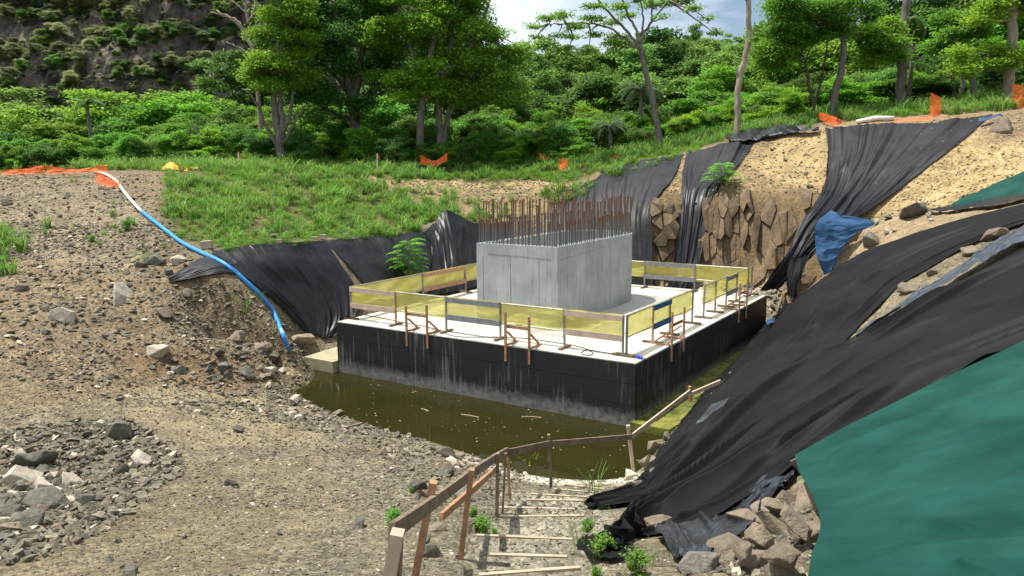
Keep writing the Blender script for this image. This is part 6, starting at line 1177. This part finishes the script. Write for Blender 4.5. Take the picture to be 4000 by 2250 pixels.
gq.append(grassy(8000, 4, 46, 38, 62, lambda x, y, z, px, py: inpoly(px, py, [(1480, 440), (1560, 402), (1720, 380), (1830, 350), (1900, 335), (2070, 312), (2600, 275), (2800, 200), (1500, 200)]) & (rng.random(len(x)) < .8), (.28, .3, .2, .12, .05, .05), .6, 1.2))
gq.append(grassy(3500, -45, -8, 46, 66, lambda x, y, z, px, py: (py < 436) & (px < 420) & (vn(x / 2, y / 2, 5) > .35), (.25, .25, .1, .25, .1, .05), .6, 1.1))
gq.append(grassy(500, -24, -6, 20, 46, lambda x, y, z, px, py: inpoly(px, py, [(0, 450), (420, 450), (520, 620), (430, 650), (200, 640), (0, 600)]) & (vn(x / 1.5, y / 1.5, 14) > .55), (.1, .35, 0, .2, .2, .15), .3, .65))
gq.append(grassy(500, -22, -14, 24, 34, lambda x, y, z, px, py: inpoly(px, py, [(-60, 560), (20, 580), (45, 700), (-60, 720)]), (.5, .3, .2, 0, 0, 0), .8, 1.2))
gq.append(grassy(60, -20, -14, 30, 34, lambda x, y, z, px, py: (px < 60) & (px > -40), (.5, .3, .2, 0, 0, 0), .8, 1.2))
x, y, z, s, idr = (np.concatenate([q[i] for q in gq]) for i in range(5)); n_ = len(x); print('grass', n_)
scatter('grass', np.stack([x, y, z - .03], 1), np.stack([rng.normal(0, .1, n_), rng.normal(0, .1, n_), rng.random(n_) * 6.28], 1), s[:, None] * np.array((1, 1, 1)), idr, gs)
# single weeds
WG = 'weeds and grass tufts around the steps and slopes'
tw = tuft(21, 16, .8, M['grass'], .008, .8); tf = weed(22, 110, .5, M['leaf'])
def weedy(px, py, hpx, kind, label):
    p = cast(px, py); D = math.hypot(p[0], p[1], p[2] - CH); h = hpx * D / F * (.72 if kind == 'w' else 1)
    me = {'g': tw, 'w': tf, 't': gs[1]}[kind]; hh = {'g': .8, 'w': .55, 't': .5}[kind]
    o = inst('weed' if kind == 'w' else 'grass_tuft', me, p, (0, 0, rnd.random() * 6), (h / hh,) * 3); tag(o, label, 'weed' if kind == 'w' else 'grass tuft', None)
for a in ((1215, 1345, 68, 'w', 'bright green weed between the handrail posts beside the steps'), (990, 1320, 60, 'w', 'thin upright weed on the gravel left of the handrail'), (1492, 1240, 80, 'g', 'long bladed grass tuft at the lowest steps by the water'), (1330, 1190, 50, 'g', 'small grass tuft at the water edge below the handrail'), (1460, 1385, 84, 'g', 'arching grass tuft on the right side of the middle steps'),
          (1515, 1405, 90, 'w', 'leafy weed growing in front of the black flap'), (1600, 1445, 90, 'w', 'weed with thin reddish stalks at the bottom beside the rocks'), (1500, 1455, 44, 'w', 'low green weed at the bottom edge of the steps'), (1480, 1340, 50, 'w', 'small weed beside the second step from the bottom'), (1245, 1345, 26, 'w', 'tiny weed in the shadow on the steps'),
          (615, 790, 55, 'g', 'grass tuft hanging on the dirt mound beside the hose'), (370, 660, 26, 't', 'small grass tuft over the dark rock cluster'), (320, 580, 40, 'w', 'green weed halfway down the stony ramp'), (118, 575, 34, 't', 'grass tuft on the upper left of the ramp'), (232, 608, 24, 'w', 'small weed on the middle of the ramp'), (285, 545, 22, 't', 'small grass tuft near the top of the ramp'), (1035, 1240, 20, 'w', 'tiny weed among the shore stones'),
          (1555, 1330, 60, 'g', 'thin grass tuft growing at the edge of the black flap'), (1440, 1250, 30, 'g', 'small grass tuft between the lowest boards'), (1190, 1300, 36, 'w', 'small weed by the brown rock behind the handrail'), (1640, 1425, 60, 'g', 'dry looking grass tuft among the rocks at the bottom edge'), (655, 760, 36, 'g', 'small grass tuft right beside the blue hose on the mound')):
    weedy(*a)
# ---------------------------------------------------------------- safety netting, stakes and litter
def netting(pts, hpx, label, Y=None, up=None, cell=.09):
    """draped orange mesh: strands both ways with open holes"""
    base = [cast(*q, up=.25) if Y is None else np.array(P(*q, Y=Y)) for q in pts]
    top = [np.array(P(q[0] + rnd.uniform(-2, 2), q[1] - (h_ if isinstance(hpx, (list, tuple)) else hpx), Y=float(b_[1]) + .15)) for q, b_, h_ in zip(pts, base, hpx if isinstance(hpx, (list, tuple)) else [0] * len(pts))]
    Lg = sum(np.linalg.norm(base[i + 1] - base[i]) for i in range(len(base) - 1)); nu = max(8, int(Lg / cell)); hh = np.mean([np.linalg.norm(t_ - b_) for t_, b_ in zip(top, base)]); nv = max(4, int(hh / cell))
    Bc, Tc = crom(base, nu * 2 + 1), crom(top, nu * 2 + 1); V = []; 
    for j in range(nv * 2 + 1):
        v = j / (nv * 2); row = Bc * (1 - v) + Tc * v; s_ = np.arange(nu * 2 + 1) * cell / 2; row = row + np.stack([.05 * fbm(s_ * 2, s_ * 0 + v * 3, 3), .12 * fbm(s_ * 2, s_ * 0 + v * 3, 5), .04 * fbm(s_ * 2, s_ * 0 + v * 2, 7)], 1); V.append(row)
    V = np.array(V).reshape(-1, 3); w_ = nu * 2 + 1
    Fc = np.array([(j * w_ + i, j * w_ + i + 1, (j + 1) * w_ + i + 1, (j + 1) * w_ + i) for j in range(nv * 2) for i in range(nu * 2) if not (i % 2 and j % 2)])
    tag(obj('safety_netting', V, Fc, M['orange'], origin=base[0]), label, 'safety netting', 'orange safety netting around the pit')
netting([(5, 440), (60, 438), (112, 436)], (12, 14, 22), 'sagging orange netting at the far left edge of the plateau')
netting([(118, 438), (190, 434), (270, 430)], (22, 8, 18), 'orange netting with a raised right end beside the start of the hose')
netting([(242, 458), (268, 468), (300, 472)], (26, 24, 12), 'orange netting scrap lying under the white end of the hose')
netting([(1058, 414), (1092, 418), (1126, 404)], (24, 14, 20), 'orange netting slung between the two slender trunks', Y=52)
netting([(1358, 402), (1388, 402)], (18, 4), 'small orange netting scrap in the grass, left of three right of centre')
netting([(1408, 428), (1428, 430)], (30, 28), 'orange netting scrap hanging in the grass, middle of three right of centre', Y=49)
netting([(1540, 402), (1562, 390)], (8, 6), 'thin orange netting scrap in the grass, right of three right of centre')
netting([(2062, 300), (2095, 315), (2120, 310)], (18, 22, 6), 'tumbled orange netting on the crest beside the grey trunk')
netting([(2250, 306), (2300, 304), (2345, 300)], (5, 6, 8), 'flat orange netting trailing along the crest')
netting([(2340, 298), (2366, 298)], (66, 50), 'standing orange netting post wrap on the crest', Y=41)
netting([(2548, 280), (2572, 278), (2600, 276)], (70, 60, 40), 'standing orange netting at the right edge on the crest', Y=39)
sheet('yellow_cloth', [[(412, 422, 46), (430, 408, 46), (450, 418, 46.2), (500, 420, 46)], [(400, 434, 45), (435, 434, 45), (460, 433, 45), (500, 430, 45)]], M['bag_yellow'], 'crumpled yellow cloth lying on the plateau edge behind the hose', 'cloth', 40, 14, .05, .12, 7, 'v', .05, 91)
sheet('grey_rag', [[(1048, 420), (1056, 418), (1064, 422)], [(1050, 442), (1058, 444), (1066, 440)]], M['tarp_shiny'], 'grey rag at the foot of the trunk left of the slung netting', 'cloth', 14, 14, .1, .08, 5, 'v', .03, 93)
def stake(px, pyb, pyt, mt, label, top=None):
    b_ = cast(px, pyb, up=.3); t_ = P(px + 1, pyt, Y=float(b_[1])); root = thing('stake', label, 'stake', tuple(b_)); MB().beam(b_ - np.array((0, 0, .2)), t_, .06, .06, (1, 0, 0)).obj('shaft', M[mt], root)
    if top: MB().beam(Vector(t_) + Vector((.04, -.06, -.02)), Vector(t_) + Vector((.12, -.06, -.34)), .03, .16, (0, 1, 0)).obj('ribbon', M['orange'], root)
stake(948, 428, 386, 'white_plastic', 'white stake with an orange ribbon left of the slender trunks', True)
stake(599, 410, 382, 'white_plastic', 'short white stake with an orange ribbon left of the forked tree', True)
stake(992, 404, 376, 'wood', 'thin wooden stake with an orange ribbon beside the slender trunks', True)
for a in ((2120, 306, 'white_plastic', 2240), ):
    p_, q_ = cast(2155, 312), cast(2248, 303); tag(MB().tube([tuple(p_ + (0, 0, .12)), tuple((p_ + q_) / 2 + (0, 0, .2)), tuple(q_ + (0, 0, .12))], [.1, .13, .1], 8).obj('pipe', M['white_plastic'], smooth=True, origin=tuple(p_)), 'cream pipe lying along the crest behind the long black sheet', 'pipe')
# wooden block by the hose and small blocks on the sheet tops, plank on the shore, sticks on the water
p_ = cast(520, 626); MB_ = MB().beam(p_ + (-.2, 0, .15), p_ + (.2, .05, .18), .3, .3); tag(MB_.obj('wooden_block', M['tread'], origin=tuple(p_)), 'pale square wooden block beside the blue hose', 'wooden block')
for px, py, lb_ in ((790, 606, 'second'), (812, 600, 'third'), (870, 596, 'rightmost'), (702, 612, 'leftmost')):
    p_ = cast(px, py, up=.05); tag(MB().beam(p_ + (-.12, 0, .1), p_ + (.12, .03, .1), .15, .14).obj('wooden_block', M['tread'], origin=tuple(p_)), lb_ + ' of the small wooden blocks on the top hem of the left sheets', 'wooden block', 'small wooden blocks on the top hem of the left sheets')
p_, q_ = cast(860, 1083), cast(910, 1072); tag(MB().beam(p_ + (0, 0, .06), q_ + (0, 0, .08), .1, .05).obj('plank', M['wood_grey'], origin=tuple(p_)), 'weathered plank lying on the shore gravel', 'plank')
for i, (a, b_, lb_) in enumerate((((1160, 1042), (1205, 1050), 'pale forked stick floating left of the middle of the pond'), ((1312, 1048), (1362, 1050), 'thin straight stick floating in the middle of the pond'), ((1060, 1028), (1078, 1034), 'short pale piece of wood floating on the left of the pond'))):
    p_, q_ = np.array(P(*a, Z=.012)), np.array(P(*b_, Z=.012)); tag(MB().tube([tuple(p_), tuple((p_ + q_) / 2 + (0, .02, .005)), tuple(q_)], .018, 5).obj('stick', M['dry_twig'], origin=tuple(p_)), lb_, 'stick')
fx = rng.uniform(-5, 4.5, 600); fy = rng.uniform(17, 29, 600); a_, b_ = toS(fx, fy); k_ = (hf(fx, fy) < -.05) & ~onslab(fx, fy) & (b_ < 0) & (vn(fx, fy, 44) > .35); fx, fy = fx[k_], fy[k_]; n_ = len(fx)
lf = mesh('floating_leaf', [(-1, -.4, 0), (0, -.6, .0), (1, 0, 0), (0, .6, 0), (-1, .3, 0)], [(0, 1, 2, 3, 4)], M['dry_twig'])
s = .012 + .035 * rng.random(n_) ** 3
scatter('floating_debris', np.stack([fx, fy, 0 * fx + .006], 1), np.stack([0 * fx, 0 * fx, rng.random(n_) * 6], 1), np.repeat(s[:, None], 3, 1), np.zeros(n_), [lf])
print('objects', len(bpy.data.objects))
